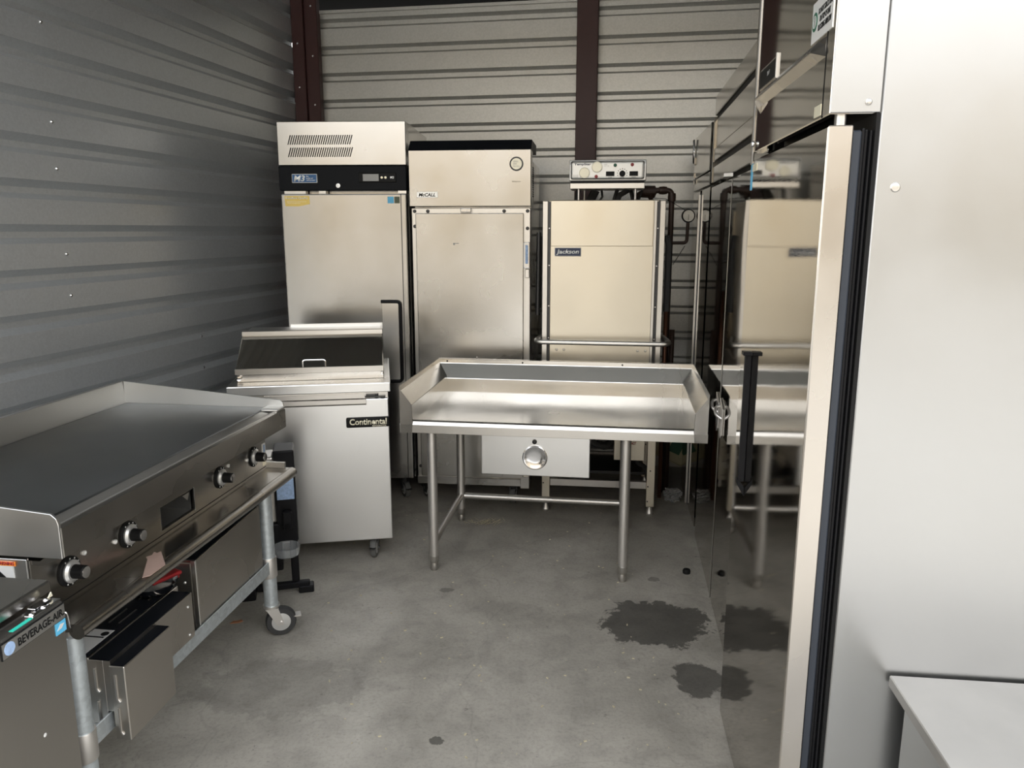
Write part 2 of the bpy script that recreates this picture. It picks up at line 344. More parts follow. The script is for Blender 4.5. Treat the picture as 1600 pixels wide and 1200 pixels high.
# across the drive
g = G(); g.box(-30, 30, -12.4, -11.6, -0.1, 4.9); bo = struct('wall_across_drive', g, 'stucco')
for i in range(-6, 7):
    d = G()
    zz = 0.0; prof = []
    for k in range(20):
        z0 = k * 0.115; prof += [(-11.57, z0), (-11.54, z0 + 0.03), (-11.54, z0 + 0.085)]
    prof += [(-11.57, 2.3), (-11.6, 2.3), (-11.6, 0)]
    d.prism(prof, 'x', i * 3.6 - 1.3, i * 3.6 + 1.3)
    obj('roll_door', d, 'rolldoor', bo)

# ------------------------------------------------------------------ WIDE UPRIGHT WITH BLACK CONTROL BAND (far left)
t = thing('upright_refrigerator', 'tall stainless refrigerator with black control band and slotted vent, in the left corner', 'refrigerator', (-1.183, 4.03, 0), -2.5)
w = 0.652; dp = 0.70
obj('body', G().box(0.0, w, 0.065, dp, 0.115, 1.985, 0.003), 'ss_warm', t)
obj('door', G().box(0.004, w - 0.004, 0, 0.055, 0.125, 1.632, 0.006, 2), 'ss_warm', t)
obj('door_gasket', G().box(0.012, w - 0.012, 0.055, 0.066, 0.13, 1.62), 'gasket', t)
hood = obj('hood', G().prism([(0.0, 1.772), (0.004, 1.985), (0.066, 1.985), (0.066, 1.772)], 'x', 0.0, w, 0.003), 'ss_warm', t)
band = obj('control_band', G().box(0.0, w, -0.004, 0.066, 1.648, 1.770, 0.004), 'blackpanel', t)
g = G()
for row in (1.895, 1.835):
    for i in range(29):
        x = 0.052 + i * 0.0112
        yy = 0.0012 if row > 1.87 else 0.0
        g.prism([(x, row - 0.022), (x + 0.005, row - 0.022), (x + 0.019, row + 0.024), (x + 0.014, row + 0.024)], 'y', yy, yy + 0.006)
v = obj('vent_slot', g, 'ink', hood); v['kind'] = 'stuff'
bd = obj('badge', G().box(0.068, 0.198, -0.009, -0.003, 1.686, 1.730, 0.002), 'white', band, label='blue and white maker badge')
obj('badge_field', G().box(0.071, 0.195, -0.0105, -0.008, 1.689, 1.727), 'blue', band)
text('M3', 0.030, 0.058, 'white', band, (0.078, -0.0105, 1.693), FR, 0.03, 0.2)
text('the\nturbo air\nrefrigerator', 0.028, 0.048, 'white', band, (0.142, -0.0105, 1.694), FR, 0.02, 0.2)
dsp = obj('display', G().box(0.410, 0.600, -0.010, -0.002, 1.688, 1.735, 0.002), 'ink', band)
obj('display_window', G().box(0.432, 0.512, -0.0112, -0.009, 1.694, 1.728), 'grey', band)
for i in range(2): obj('button', G().lathe([(0.006, 0), (0.006, .003), (0, .003)], (0.528 + i * 0.019, -0.010, 1.711), (0, -1, 0), 12), 'cream', band)
text('M3', 0.013, 0.020, 'white', band, (0.570, -0.0104, 1.705), FR, 0.04, 0.1)
obj('lock', G().lathe([(0.011, 0), (0.011, .004), (0.004, .005), (0.004, .002), (0, .002)], (0.303, -0.004, 1.672), (0, -1, 0), 18), 'white', band)
[obj('hinge', G().box(a, b, c, 0.05, 1.633, 1.647), 'ss_edge', t) for a, b, c in ((0.02, 0.13, 0.01), (0.2, 0.235, 0.006), (w - 0.045, w - 0.003, -0.002))]
ql = obj('quality_sticker', G().prism([(0.022, 1.622), (0.150, 1.622), (0.152, 1.582), (0.093, 1.570), (0.026, 1.571)], 'y', -0.001, 0.0015), 'gold', t, label='gold quality sticker with a wavy lower edge')
text('Excellent Quality', 0.013, 0.115, 'white', ql, (0.028, -0.001, 1.604), FR, 0.02)
text('Engineered for commercial use\nTested and approved', 0.014, 0.10, 'cream', ql, (0.034, -0.001, 1.583), FR, 0.0)
obj('sticker', G().box(w - 0.100, w - 0.068, -0.001, 0.001, 1.585, 1.618), 'cyan', t, label='blue square sticker')
obj('sticker', G().box(w - 0.065, w - 0.038, -0.001, 0.001, 1.585, 1.618), 'olive', t, label='dark green square sticker')
hz0, hz1 = 0.665, 1.092; hx = w - 0.05
hd = obj('door_handle', G().tube(rnd([(hx - 0.10, -0.006, hz1 - 0.005), (hx, -0.006, hz1 - 0.005), (hx, -0.006, hz0), (hx - 0.10, -0.006, hz0)], 0.02), 0.009, 10), 'black', t, label='black recessed pull handle frame')
obj('handle_recess', G().box(hx - 0.095, hx - 0.012, -0.004, -0.001, hz0 + 0.008, hz1 - 0.012), 'ss_edge', hd)
obj('door_trim', G().box(w - 0.034, w - 0.030, -0.0015, 0.001, 0.13, 1.63), 'darkmetal', t)
for x, y, a in ((0.07, 0.10, 10), (w - 0.07, 0.08, -150), (0.07, dp - 0.1, 0), (w - 0.07, dp - 0.1, 0)): caster(t, x, y, 0.117, 0.045, a)

# ------------------------------------------------------------------ REACH-IN WITH BLACK SLOPED TOP (second from left)
t = thing('reach_in_refrigerator', 'stainless reach-in refrigerator with black sloped top strip and bolted door frame', 'refrigerator', (-0.519, 3.985, 0), -6)
w = 0.617; dp = 0.66
obj('body', G().box(0.006, w - 0.006, 0.09, dp, 0.12, 1.80, 0.003), 'ss_mccall', t)
hd = obj('hood', G().box(0, w, 0.0, 0.09, 1.568, 1.842, 0.003), 'ss_mccall', t)
obj('top_strip', G().prism([(0.0, 1.842), (0.05, 1.892), (dp * 0.5, 1.892), (dp * 0.5, 1.842)], 'x', 0.0, w, 0.002), 'blackpanel', t, label='black sloped top strip')
fr = obj('door_frame', G().box(0.008, w - 0.004, 0.012, 0.09, 0.118, 1.560, 0.002), 'ss_edge', t)
screws(fr, [(x, 0.012, 1.545) for x in (0.024, 0.092, w * 0.78, w - 0.018)] + [(0.024, 0.012, 1.47), (w - 0.018, 0.012, 1.46)] + [(x, 0.012, 0.128) for x in (0.03, 0.12, 0.43, 0.56)] + [(0.024, 0.012, 0.20)], 0.009, 'darkmetal')
screws(fr, [(x, 0.009, 1.545) for x in (0.024, 0.092, w * 0.78, w - 0.018)] + [(0.024, 0.009, 1.47), (w - 0.018, 0.009, 1.46)], 0.005, 'dial', name='screw_head')
dr = obj('door', G().box(0.030, w - 0.036, -0.004, 0.03, 0.150, 1.535, 0.004, 2), 'ss_mccall', t)
obj('door_mark', G().box(0.222, 0.252, -0.0055, -0.003, 1.384, 1.387).box(0.222, 0.232, -0.0055, -0.003, 1.378, 1.384), 'grey', dr)
obj('door_bolt', G().lathe([(0.006, 0), (0.005, .004), (0, .005)], (w * 0.55, -0.004, 0.80), (0, -1, 0), 12), 'chrome', dr)
lk = obj('latch', G().box(0.262, 0.318, -0.014, 0.012, 1.538, 1.560, 0.004, 2).lathe([(0.009, 0), (0.009, .005), (0, .005)], (0.288, -0.014, 1.549), (0, -1, 0), 16), 'chrome', t, label='chrome latch')
g = G().box(w - 0.036, w - 0.004, -0.010, 0.012, 1.262, 1.392, 0.004, 2)
hh = obj('door_handle', g, 'chrome', t, label='chrome flush handle')
obj('handle_recess', G().box(w - 0.027, w - 0.013, -0.0115, -0.009, 1.285, 1.378, 0.001), 'paleblue', hh)
obj('handle_catch', G().box(w - 0.028, w - 0.006, -0.014, 0.004, 1.215, 1.258, 0.002), 'ss_edge', hh)
nm = obj('name_plate', G().box(0.040, 0.147, -0.004, 0.001, 1.612, 1.640, 0.001), 'white', hd)
text('McCALL', 0.017, 0.086, 'ink', nm, (0.050, -0.004, 1.617), FR, 0.03, 0.25)
em = obj('emblem', G().lathe([(0.034, 0), (0.034, .004), (0.029, .005), (0.029, .003), (0, .003)], (w - 0.073, 0, 1.772), (0, -1, 0), 32), 'darkmetal', hd, label='round maker emblem')
obj('emblem_face', G().lathe([(0.027, 0), (0.027, .0045), (0, .0045)], (w - 0.073, 0, 1.772), (0, -1, 0), 32), 'face', em)
text('SERIES\n4000\nMcCALL', 0.030, 0.034, 'grey', em, (w - 0.090, -0.0046, 1.757), FR)
text('Refrigerator', 0.008, 0.042, 'ink', hd, (w - 0.094, 0, 1.683), FR)
g = G()
for i in range(5):
    for k in range(14): g.box(w - 0.0065, w - 0.004, 0.12 + i * 0.022, 0.136 + i * 0.022, 1.62 + k * 0.011, 1.627 + k * 0.011)
v = obj('side_vent', g, 'ink', t); v['kind'] = 'stuff'
obj('bottom_rail', G().box(0.008, w - 0.004, -0.002, 0.03, 0.105, 0.145, 0.002).box(w - 0.05, w - 0.002, -0.005, 0.06, 0.095, 0.16, 0.002), 'ss_mccall', t)
for x, y, a in ((0.06, 0.07, 40), (w - 0.09, 0.06, 175), (0.06, dp - 0.1, 0), (w - 0.07, dp - 0.1, 0)): caster(t, x, y, 0.108, 0.04, a)

# ------------------------------------------------------------------ DOOR-TYPE DISHWASHER
t = thing('dishwasher', 'upright door-type commercial dishwasher with stainless hood and front bar handle', 'dishwasher', (0.150, 3.838, 0), -7)
w = 0.590; dp = 0.56
obj('rear_panel', G().box(0.02, w - 0.02, dp - 0.02, dp, 0.35, 1.55), 'ss_dish', t)
dr = obj('hood_door', G().box(0.038, w - 0.040, 0.0, 0.02, 0.80, 1.594, 0.003).box(0.030, w - 0.03, 0.02, dp, 1.573, 1.594, 0.003).box(0.030, 0.04, 0.02, dp - 0.03, 0.85, 1.58).box(w - 0.042, w - 0.032, 0.02, dp - 0.03, 0.85, 1.58), 'ss_dish', t)
obj('upper_panel', G().box(0.040, w - 0.056, -0.006, 0.001, 1.374, 1.592, 0.002), 'ss_dish', dr)
obj('door_flange', G().box(w - 0.054, w - 0.040, -0.007, 0.001, 0.80, 1.592, 0.002), 'ss_edge', dr)
bd = obj('badge', G().box(0.060, 0.190, -0.005, 0.001, 1.325, 1.368, 0.002), 'white', dr)
obj('badge_field', G().box(0.0625, 0.1875, -0.0062, -0.004, 1.3275, 1.3655), 'navy', bd)
text('Jackson', 0.028, 0.112, 'white', bd, (0.068, -0.0062, 1.331), FR, 0.03, 0.2)
for x0 in (0.0, w - 0.026):
    c = obj('door_track', G().box(x0, x0 + 0.026, -0.004, 0.03, 0.70, 1.59, 0.002), 'ss_edge', t)
for x0 in (0.026, w - 0.040):
    c = obj('track_channel', G().box(x0, x0 + 0.014, 0.006, 0.03, 0.70, 1.586), 'darkmetal', t)
    screws(c, [(x0 + 0.007, 0.006, z) for z in (1.46, 1.28, 1.08, 0.92)], 0.004)
obj('tank', G().box(0.020, w - 0.020, 0.005, dp, 0.50, 0.80, 0.003), 'ss_dish', t)
screws(t, [(x, 0.004, 0.862) for x in (0.075, 0.112, w - 0.112, w - 0.074)], 0.008, 'ss_edge', name='bolt')
obj('bar_handle', G().tube(rnd([(0.005, 0.06, 0.925), (-0.035, -0.06, 0.908), (w + 0.045, -0.075, 0.908), (w + 0.012, 0.06, 0.925)], 0.05, 8), 0.0125, 14), 'ss_edge', t, label='bent tube bar handle across the front')
for x, y in ((0.005, 0.005), (w - 0.045, 0.005), (0.005, dp - 0.05), (w - 0.045, dp - 0.05)):
    l = obj('leg', G().box(x, x + 0.042, y, y + 0.045, 0.045, 0.52, 0.002), 'ss_dish', t)
    obj('foot', G().lathe([(0.019, 0), (0.021, 0.008), (0.013, 0.03), (0.013, 0.046)], (x + 0.021, y + 0.022, 0), (0, 0, 1), 16), 'leg_ss', l)
    screws(l, [(x + 0.008, y, z) for z in (0.075, 0.155)] + [(x + 0.018, y, 0.24)], 0.004, 'darkmetal')
obj('brace', G().box(0.047, w - 0.045, 0.01, 0.035, 0.140, 0.178, 0.002), 'ss_edge', t); obj('brace', G().box(0.047, w - 0.045, dp - 0.03, dp - 0.01, 0.14, 0.178), 'ss_edge', t)
obj('shelf', G().box(0.047, w - 0.047, 0.20, dp - 0.05, 0.155, 0.17).box(0.047, w - 0.047, dp - 0.10, dp - 0.06, 0.23, 0.255).box(0.047, w - 0.047, dp - 0.04, dp - 0.03, 0.2, 0.5), 'darkmetal', t)
hb = obj('heater_box', G().box(w - 0.215, w - 0.055, 0.06, 0.20, 0.275, 0.52, 0.003), 'ss_dish', t)
text('HOT\nHOT', 0.035, 0.024, 'red', hb, (w - 0.125, 0.06, 0.36), FR, 0.05)
pm = obj('pump', G().lathe([(0, 0), (0.045, 0.0), (0.055, 0.02), (0.055, 0.10), (0.042, 0.12), (0.042, 0.16), (0, 0.165)], (w - 0.36, 0.16, 0.40), (1, 0.1, 0.0), 20).cyl((w - 0.30, 0.16, 0.42), (w - 0.30, 0.16, 0.52), 0.02), 'dial', t)
obj('pump_hose', G().tube(rnd([(w - 0.34, 0.10, 0.52), (w - 0.34, 0.08, 0.36), (w - 0.24, 0.09, 0.33), (w - 0.20, 0.14, 0.40)], 0.05), 0.018, 10).tube([(w - 0.35, 0.12, 0.17), (w - 0.35, 0.12, 0.34)], 0.012), 'rubberdark', t)
obj('drain_hose', G().tube(rnd([(w - 0.10, 0.12, 0.29), (w - 0.09, 0.1, 0.25), (w - 0.05, 0.12, 0.23), (w - 0.02, 0.2, 0.1)], 0.03), 0.012, 10), 'rubberdark', t)
obj('side_hose', G().tube(rnd([(w + 0.02, 0.12, 1.42), (w + 0.028, 0.10, 1.38), (w + 0.028, 0.1, 1.05)], 0.02), 0.016, 10), 'rubberdark', t, label='black insulated hose')
obj('spring_arm', G().tube([(-0.02, 0.2, 1.42), (-0.028, 0.2, 1.05)], 0.006).tube([(-0.012, 0.2, 1.30), (-0.05, 0.2, 1.05)], 0.006).tube([(-0.03, 0.14, 1.44), (-0.034, 0.14, 1.02)], 0.012), 'darkmetal', t)
# control box on posts above the hood
cb = obj('control_box', G().prism([(0.17, 1.694), (0.17, 1.772), (0.178, 1.796), (0.36, 1.796), (0.36, 1.694)], 'x', 0.118, 0.500, 0.004, 2), 'dial', t, label='grey control box with dials and gauges')
obj('box_base', G().box(0.124, 0.492, 0.175, 0.37, 1.684, 1.696), 'ink', cb)
obj('box_tray', G().box(0.122, 0.494, 0.166, 0.37, 1.655, 1.683, 0.002), 'ss_edge', cb)
obj('faceplate', G().box(0.126, 0.490, 0.1655, 0.171, 1.701, 1.788, 0.008, 3), 'ink', cb)
fp = obj('faceplate', G().box(0.129, 0.487, 0.164, 0.169, 1.704, 1.785, 0.008, 3), 'dial', cb)
text('TempStar', 0.013, 0.082, 'navy', cb, (0.143, 0.164, 1.766), FR, 0.03)
for x, z in ((0.194, 1.732), (0.256, 1.760)):
    obj('gauge', G().lathe([(0.0265, 0), (0.0265, .008), (0.0235, .009), (0.0235, .006), (0, .006)], (x, 0.164, z), (0, -1, 0), 28), 'face', cb)
for x, z, m in ((0.253, 1.714, 'red'), (0.346, 1.768, 'green'), (0.430, 1.770, 'red')):
    obj('indicator', G().lathe([(0.0085, 0), (0.0085, .004), (0.005, .004), (0.005, .008), (0, .009)], (x, 0.164, z), (0, -1, 0), 14), m, cb)
for x in (0.301, 0.417): obj('switch', G().box(x, x + 0.042, 0.158, 0.165, 1.716, 1.738, 0.001), 'ink', cb)
obj('selector_knob', G().lathe([(0.0145, 0), (0.0145, .010), (0.010, .014), (0, .014)], (0.382, 0.164, 1.727), (0, -1, 0), 20), 'ink', cb)
g = G()
for i in range(9):
    a = R(-20 + i * 27.5); g.box(0.382 + 0.024 * math.cos(a) - 0.002, 0.382 + 0.024 * math.cos(a) + 0.002, 0.1635, 0.1645, 1.727 + 0.024 * math.sin(a) - 0.002, 1.727 + 0.024 * math.sin(a) + 0.002)
v = obj('dial_mark', g, 'ink', cb); v['kind'] = 'stuff'
text('WASH\n180 F MIN', 0.013, 0.026, 'grey', cb, (0.290, 0.164, 1.762), FR)
text('RINSE\nTEMP', 0.015, 0.026, 'grey', cb, (0.138, 0.164, 1.708), FR)
text('POWER', 0.005, 0.018, 'ink', cb, (0.313, 0.164, 1.708), FR); text('CYCLE', 0.005, 0.018, 'ink', cb, (0.373, 0.164, 1.707), FR); text('DELIME', 0.005, 0.020, 'ink', cb, (0.428, 0.164, 1.708), FR)
for x, y in ((0.166, 0.19), (0.450, 0.19), (0.19, 0.34), (0.44, 0.34)): obj('post', G().cyl((x, y, 1.594), (x, y, 1.656), 0.0065, 12), 'leg_ss', cb)
g = G()
for pts, r in (([(0.15, 0.30, 1.594), (0.16, 0.30, 1.656)], 0.012), ([(0.22, 0.33, 1.60), (0.25, 0.33, 1.656)], 0.022), ([(0.27, 0.28, 1.60), (0.285, 0.28, 1.62), (0.28, 0.3, 1.656)], 0.006),
               ([(0.345, 0.3, 1.60), (0.36, 0.3, 1.656)], 0.010), ([(0.36, 0.3, 1.60), (0.375, 0.3, 1.63), (0.42, 0.3, 1.656)], 0.014), ([(0.445, 0.33, 1.60), (0.43, 0.33, 1.656)], 0.010), ([(0.47, 0.33, 1.60), (0.49, 0.33, 1.656)], 0.006)):
    g.tube(pts, r, 8)
obj('cable', g, 'rubberdark', cb)

# pipework beside the dishwasher, world coordinates
t = thing('water_pipe', 'dark brown water pipe running down beside the dishwasher, with a round gauge', 'pipe', (0.86, 4.14, 0), 0)
def rel(pts, o): return [(a - o[0], b - o[1], c - o[2]) for a, b, c in pts]
O = (0.86, 4.14, 0)
PX = 0.838
obj('main_pipe', G().tube(rnd(rel([(0.64, 4.16, 1.615), (0.70, 4.15, 1.655), (PX, 4.14, 1.655), (PX, 4.14, 0.50), (PX, 4.14, 0.0)], O), 0.03, 5), 0.0145, 12), 'pipe', t)
obj('elbow', G().lathe([(0.02, -0.02), (0.021, 0), (0.02, 0.02)], (PX - 0.86, 0, 1.62), (0, 0, 1), 14), 'pipe', t)
obj('coupling', G().lathe([(0.019, -0.02), (0.021, 0), (0.019, 0.02)], (-0.07, 0, 1.655), (1, 0, 0), 14), 'pipe', t)
obj('valve_body', G().lathe([(0.03, -0.03), (0.03, 0.04)], (-0.15, 0.01, 1.65), (1, 0, 0), 14).lathe([(0.03, 0), (0.004, -0.04)], (-0.13, 0.01, 1.64), (0, 0, 1), 14), 'pipe', t)
obj('branch_pipe', G().tube(rnd(rel([(PX, 4.14, 1.385), (0.926, 4.14, 1.385), (0.926, 4.13, 1.49)], O), 0.02, 5), 0.009, 10), 'pipe', t)
gp = rel([(0.926, 4.14, 1.525)], O)[0]
ga = obj('gauge', G().lathe([(0.034, 0), (0.036, .01), (0.034, .022), (0.030, .022), (0.030, .018), (0, .018)], gp, (0, -1, 0), 28), 'ink', t, label='round gauge with black rim')
obj('gauge_face', G().lathe([(0.029, 0), (0.029, .0195), (0, .0195)], gp, (0, -1, 0), 24), 'galv_back', ga)
obj('gauge_needle', G().box(gp[0] - 0.001, gp[0] + 0.001, gp[1] - 0.021, gp[1] - 0.0195, gp[2] - 0.022, gp[2] + 0.006), 'ink', ga)
obj('capillary', G().tube(rel([(0.66, 4.1, 1.62), (0.80, 4.1, 1.61), (0.90, 4.1, 1.555)], O), 0.0018, 6), 'ink', t)
obj('capillary', G().tube(rel([(0.915, 4.13, 1.37), (0.855, 4.13, 1.27)], O), 0.0018, 6), 'ink', t)
obj('copper_riser', G().tube(rel([(0.812, 4.05, 1.14), (0.815, 4.05, 0.0)], O), 0.011, 10), 'copper', t, label='copper-coloured riser')
obj('drain_pipe', G().tube(rel([(0.855, 4.08, 0.93), (0.855, 4.08, 0.0)], O), 0.014, 10), 'pipe', t)

# ------------------------------------------------------------------ LOW STAND TABLE WITH SPLASHES
t = thing('stand_table', 'low stainless equipment table with turned-up splashes and a drawer, in the middle of the unit', 'table', (-0.462, 3.068, 0), -8)
w = 1.238; dp = 0.70; zs = 0.675; zt = 0.828; zb = 0.632
top = obj('tabletop', G().box(0.005, w - 0.005, 0.02, dp, zs - 0.012, zs, 0.002), 'ss_table', t)
obj('front_rim', G().prism([(0.03, zs - 0.010), (0.03, zs + 0.004), (0.018, zs + 0.010), (0.006, zs + 0.005), (0.0, zs - 0.008), (0.0, zb + 0.002), (0.004, zb), (0.02, zb), (0.02, zb + 0.004), (0.008, zb + 0.006), (0.008, zs - 0.012)], 'x', 0.0, w), 'ss_edge', top)
def side(s):
    # profile across the splash: upright, then leaning outward, with a flange
    pts = [(0.055, zs), (0.052, zs + 0.075), (0.006, zt - 0.018), (0.0, zt), (-0.0, zb), (0.052, zb), (0.052, zs - 0.01)]
    if s: pts = [(w - x, z) for x, z in pts]
    return G().prism(pts, 'y', 0.0, dp, 0.0015)
obj('side_splash', side(0), 'ss_table', t); obj('side_splash', side(1), 'ss_table', t)
bk = obj('back_splash', G().prism([(dp - 0.06, zs), (dp - 0.055, zs + 0.065), (dp - 0.004, zt - 0.022), (dp - 0.003, zt), (dp + 0.02, zt), (dp + 0.02, zb), (dp - 0.055, zb)], 'x', 0.0, w, 0.0015), 'ss_table', t)
screws(bk, [(x, dp - 0.004, zt - 0.012) for x in (0.045, w * 0.34, w * 0.73)], 0.004, 'ink')
obj('top_frame', G().box(0.06, w - 0.06, 0.09, 0.11, zb - 0.02, zs - 0.012).box(0.06, w - 0.06, dp - 0.11, dp - 0.09, zb - 0.02, zs - 0.012), 'leg_ss', t)
L0, L1, Y0, Y1 = 0.115, 0.925, 0.072, 0.655
LX = [(L0, Y0), (L1, Y0), (L0 - 0.0, Y1), (L1 - 0.0, Y1)]
for x, y in LX:
    l = obj('leg', G().lathe([(0.0205, 0.055), (0.0205, 0.62), (0.024, 0.622), (0.025, 0.655)], (x, y, 0), (0, 0, 1), 24), 'leg_ss', t)
    obj('foot', G().lathe([(0.010, 0), (0.015, 0.006), (0.017, 0.02), (0.014, 0.036), (0.020, 0.045), (0.0215, 0.07)], (x, y, 0), (0, 0, 1), 20), 'ss_edge', l)
zr = 0.135
obj('stretcher', G().cyl((L0 + 0.018, Y1, zr), (L1 - 0.018, Y1, zr), 0.015, 16), 'leg_ss', t)
for x in (L0, L1): obj('stretcher', G().cyl((x, Y0 + 0.018, zr - 0.01), (x, Y1 - 0.018, zr), 0.015, 16), 'leg_ss', t)
dx0, dx1 = 0.318, 0.778; dz0, dz1 = 0.432, 0.606; dy = 0.115
obj('drawer_frame', G().box(dx0, dx1 - 0.0, dy - 0.004, dy + 0.5, dz1 + 0.010, 0.640, 0.001).box(dx1 - 0.012, dx1, dy + 0.01, dy + 0.5, dz1 - 0.03, 0.64), 'ss_edge', t)
dw = obj('drawer', G().box(dx0, dx1, dy, dy + 0.018, dz0, dz1, 0.003).box(dx0 + 0.02, dx1 - 0.02, dy + 0.018, dy + 0.48, dz0 + 0.03, dz1 - 0.02), 'ss_prep', t, label='flat drawer with round recessed pull')
cx = 0.5 * (dx0 + dx1)
obj('drawer_pull', G().lathe([(0.053, -0.002), (0.053, 0.003), (0.049, 0.005), (0.045, 0.0045), (0.038, 0.0005), (0.020, -0.0015), (0, -0.0015)], (cx, dy - 0.002, dz0 + 0.082), (0, -1, 0), 36), 'chrome', dw, label='round dished chrome pull')
obj('drawer_lock', G().lathe([(0.010, 0), (0.010, .004), (0.007, .005), (0.005, .002), (0, .002)], (cx - 0.002, dy, dz1 - 0.024), (0, -1, 0), 18), 'darkmetal', dw)

# ------------------------------------------------------------------ PREP TABLE
t = thing('prep_refrigerator', 'small stainless sandwich prep refrigerator with dark sloped lid, left of the low table', 'refrigerator', (-1.178, 3.115, 0), 9.5)
w = 0.662; dp = 0.64
obj('body', G().box(0.012, w - 0.008, 0.05, dp, 0.115, 0.765, 0.003), 'ss_prep', t)
dr = obj('door', G().box(0.014, w - 0.006, 0.008, 0.045, 0.100, 0.742, 0.004, 2), 'ss_prep', t)
obj('door_pull', G().prism([(0.0085, 0.742), (0.002, 0.742), (0.002, 0.722), (0.0085, 0.715)], 'x', 0.10, w - 0.10, 0.001), 'ss_edge', dr)
bd = obj('badge', G().box(w - 0.188, w - 0.004, 0.001, 0.009, 0.618, 0.662, 0.006, 2), 'ink', dr, label='black maker badge')
text('Continental', 0.028, 0.158, 'cream', bd, (w - 0.174, 0.001, 0.629), FR, 0.03)
text('REFRIGERATOR', 0.006, 0.060, 'cream', bd, (w - 0.078, 0.001, 0.6205), FR, 0.02)
obj('upper_rail', G().box(0.012, w - 0.008, 0.014, 0.05, 0.744, 0.770).box(0.14, w - 0.11, 0.006, 0.014, 0.746, 0.766), 'ss_edge', t)
obj('hinge', G().box(w - 0.105, w - 0.018, 0.0, 0.02, 0.748, 0.754).box(w - 0.10, w - 0.06, -0.002, 0.018, 0.756, 0.762).lathe([(0.010, 0), (0.010, .006)], (w - 0.03, 0.01, 0.744), (0, 0, 1), 12).lathe([(0.007, 0), (0.007, .018)], (w - 0.055, 0.008, 0.745), (0, 0, 1), 12), 'darkmetal', t)
screws(t, [(x, 0.012, 0.757) for x in (0.066, 0.086, 0.108)], 0.007, 'ink', name='rivet')
top = obj('worktop', G().box(-0.006, w + 0.004, 0.0, dp + 0.01, 0.772, 0.812, 0.003, 2), 'ss_prep', t)
obj('worktop_surface', G().box(0.0, w - 0.002, 0.004, dp, 0.8115, 0.814), 'ss_table', top)
obj('lid_base', G().box(0.022, w - 0.022, 0.095, dp - 0.04, 0.814, 0.848, 0.002), 'ss_table', t)
obj('lid_pin', G().lathe([(0.009, 0), (0.009, .02), (0, .022)], (0.034, 0.092, 0.832), (0, -1, 0), 12).lathe([(0.006, 0), (0.006, .02), (0, .022)], (w - 0.03, 0.092, 0.84), (0, -1, 0), 12), 'chrome', t)
lid = obj('lid', G().prism([(0.085, 0.850), (0.085, 0.872), (0.30, 0.982), (0.305, 0.995), (0.335, 0.998), (0.335, 0.85)], 'x', 0.020, w - 0.024, 0.002), 'ss_mirror', t, label='dark reflective sloped lid')
obj('lid_edge', G().box(0.018, w - 0.022, 0.080, 0.086, 0.848, 0.873, 0.001), 'ss_edge', lid)
obj('lid_hinge_strip', G().box(0.018, w - 0.022, 0.298, 0.34, 0.984, 1.006, 0.002), 'ss_edge', lid)
obj('rear_lid', G().prism([(0.34, 0.85), (0.34, 1.000), (0.50, 1.000), (0.56, 0.85)], 'x', 0.030, w - 0.03, 0.002).box(0.21, w - 0.022, 0.49, 0.505, 0.985, 1.012), 'ss_prep', t)
ca, sa = math.cos(R(27)), math.sin(R(27))
hx = 0.5 * w + 0.012
obj('lid_handle', G().tube(rnd([(hx - 0.045, 0.086, 0.874), (hx - 0.045, 0.088, 0.904), (hx + 0.050, 0.088, 0.904), (hx + 0.050, 0.086, 0.874)], 0.012), 0.0045, 10), 'chrome', lid)
for x, y, a in ((w - 0.085, 0.08, 170), (0.08, 0.09, 10), (w - 0.08, dp - 0.09, 0), (0.08, dp - 0.09, 0)): caster(t, x, y, 0.116, 0.045, a, w=0.024)

# ------------------------------------------------------------------ GRIDDLE
t = thing('griddle', 'long flat-top griddle with four knobs and dark cooking plate, on the left', 'griddle', (-0.978, 1.568, 0), 82.3)
L = 1.152; zp = 0.822; y0p = 0.062; yb = 0.615
pl = obj('cooking_plate', G().box(0.004, L - 0.006, y0p, yb, zp - 0.02, zp, 0.003), 'plate', t, label='dark seasoned cooking plate')
obj('front_trough', G().prism([(y0p, zp - 0.004), (y0p + 0.004, zp - 0.03), (0.004, zp - 0.03), (0.0, zp - 0.012), (0.014, zp - 0.003), (0.03, zp - 0.008)], 'x', 0.004, L - 0.004), 'ss_edge', t)
obj('front_lip', G().prism([(-0.002, zp - 0.005), (0.008, zp - 0.002), (0.008, zp - 0.05), (0.06, zp - 0.085), (0.083, zp - 0.085), (0.083, zp - 0.095), (0.055, zp - 0.095), (-0.002, zp - 0.072)], 'x', 0.002, L), 'ss_griddle', t)
def sidesplash(x0, x1, low):
    pts = [(0.0, low), (0.0, zp + 0.004), (0.004, zp + 0.018), (0.016, zp + 0.028), (yb + 0.004, 0.903), (yb + 0.004, low)]
    return G().prism(pts, 'x', x0, x1, 0.001)
obj('side_splash', sidesplash(-0.004, 0.004, 0.748), 'ss_splash', t)
obj('side_splash', sidesplash(L - 0.006, L + 0.002, 0.752), 'ss_splash', t)
obj('side_splash_cap', G().box(L - 0.058, L + 0.002, -0.001, 0.064, zp - 0.004, zp + 0.006, 0.003), 'ss_splash', t)
obj('back_splash', G().prism([(yb, zp - 0.02), (yb + 0.006, 0.903), (yb + 0.022, 0.903), (yb + 0.022, zp - 0.02)], 'x', -0.004, L + 0.002, 0.001), 'ss_splash', t)
ox0, ox1 = 0.4865, 0.660; oz0, oz1 = 0.612, 0.680; yp = 0.083
body = obj('body', G().box(0.01, L - 0.01, yp + 0.012, 0.60, 0.605, zp - 0.02), 'ss_griddle', t)
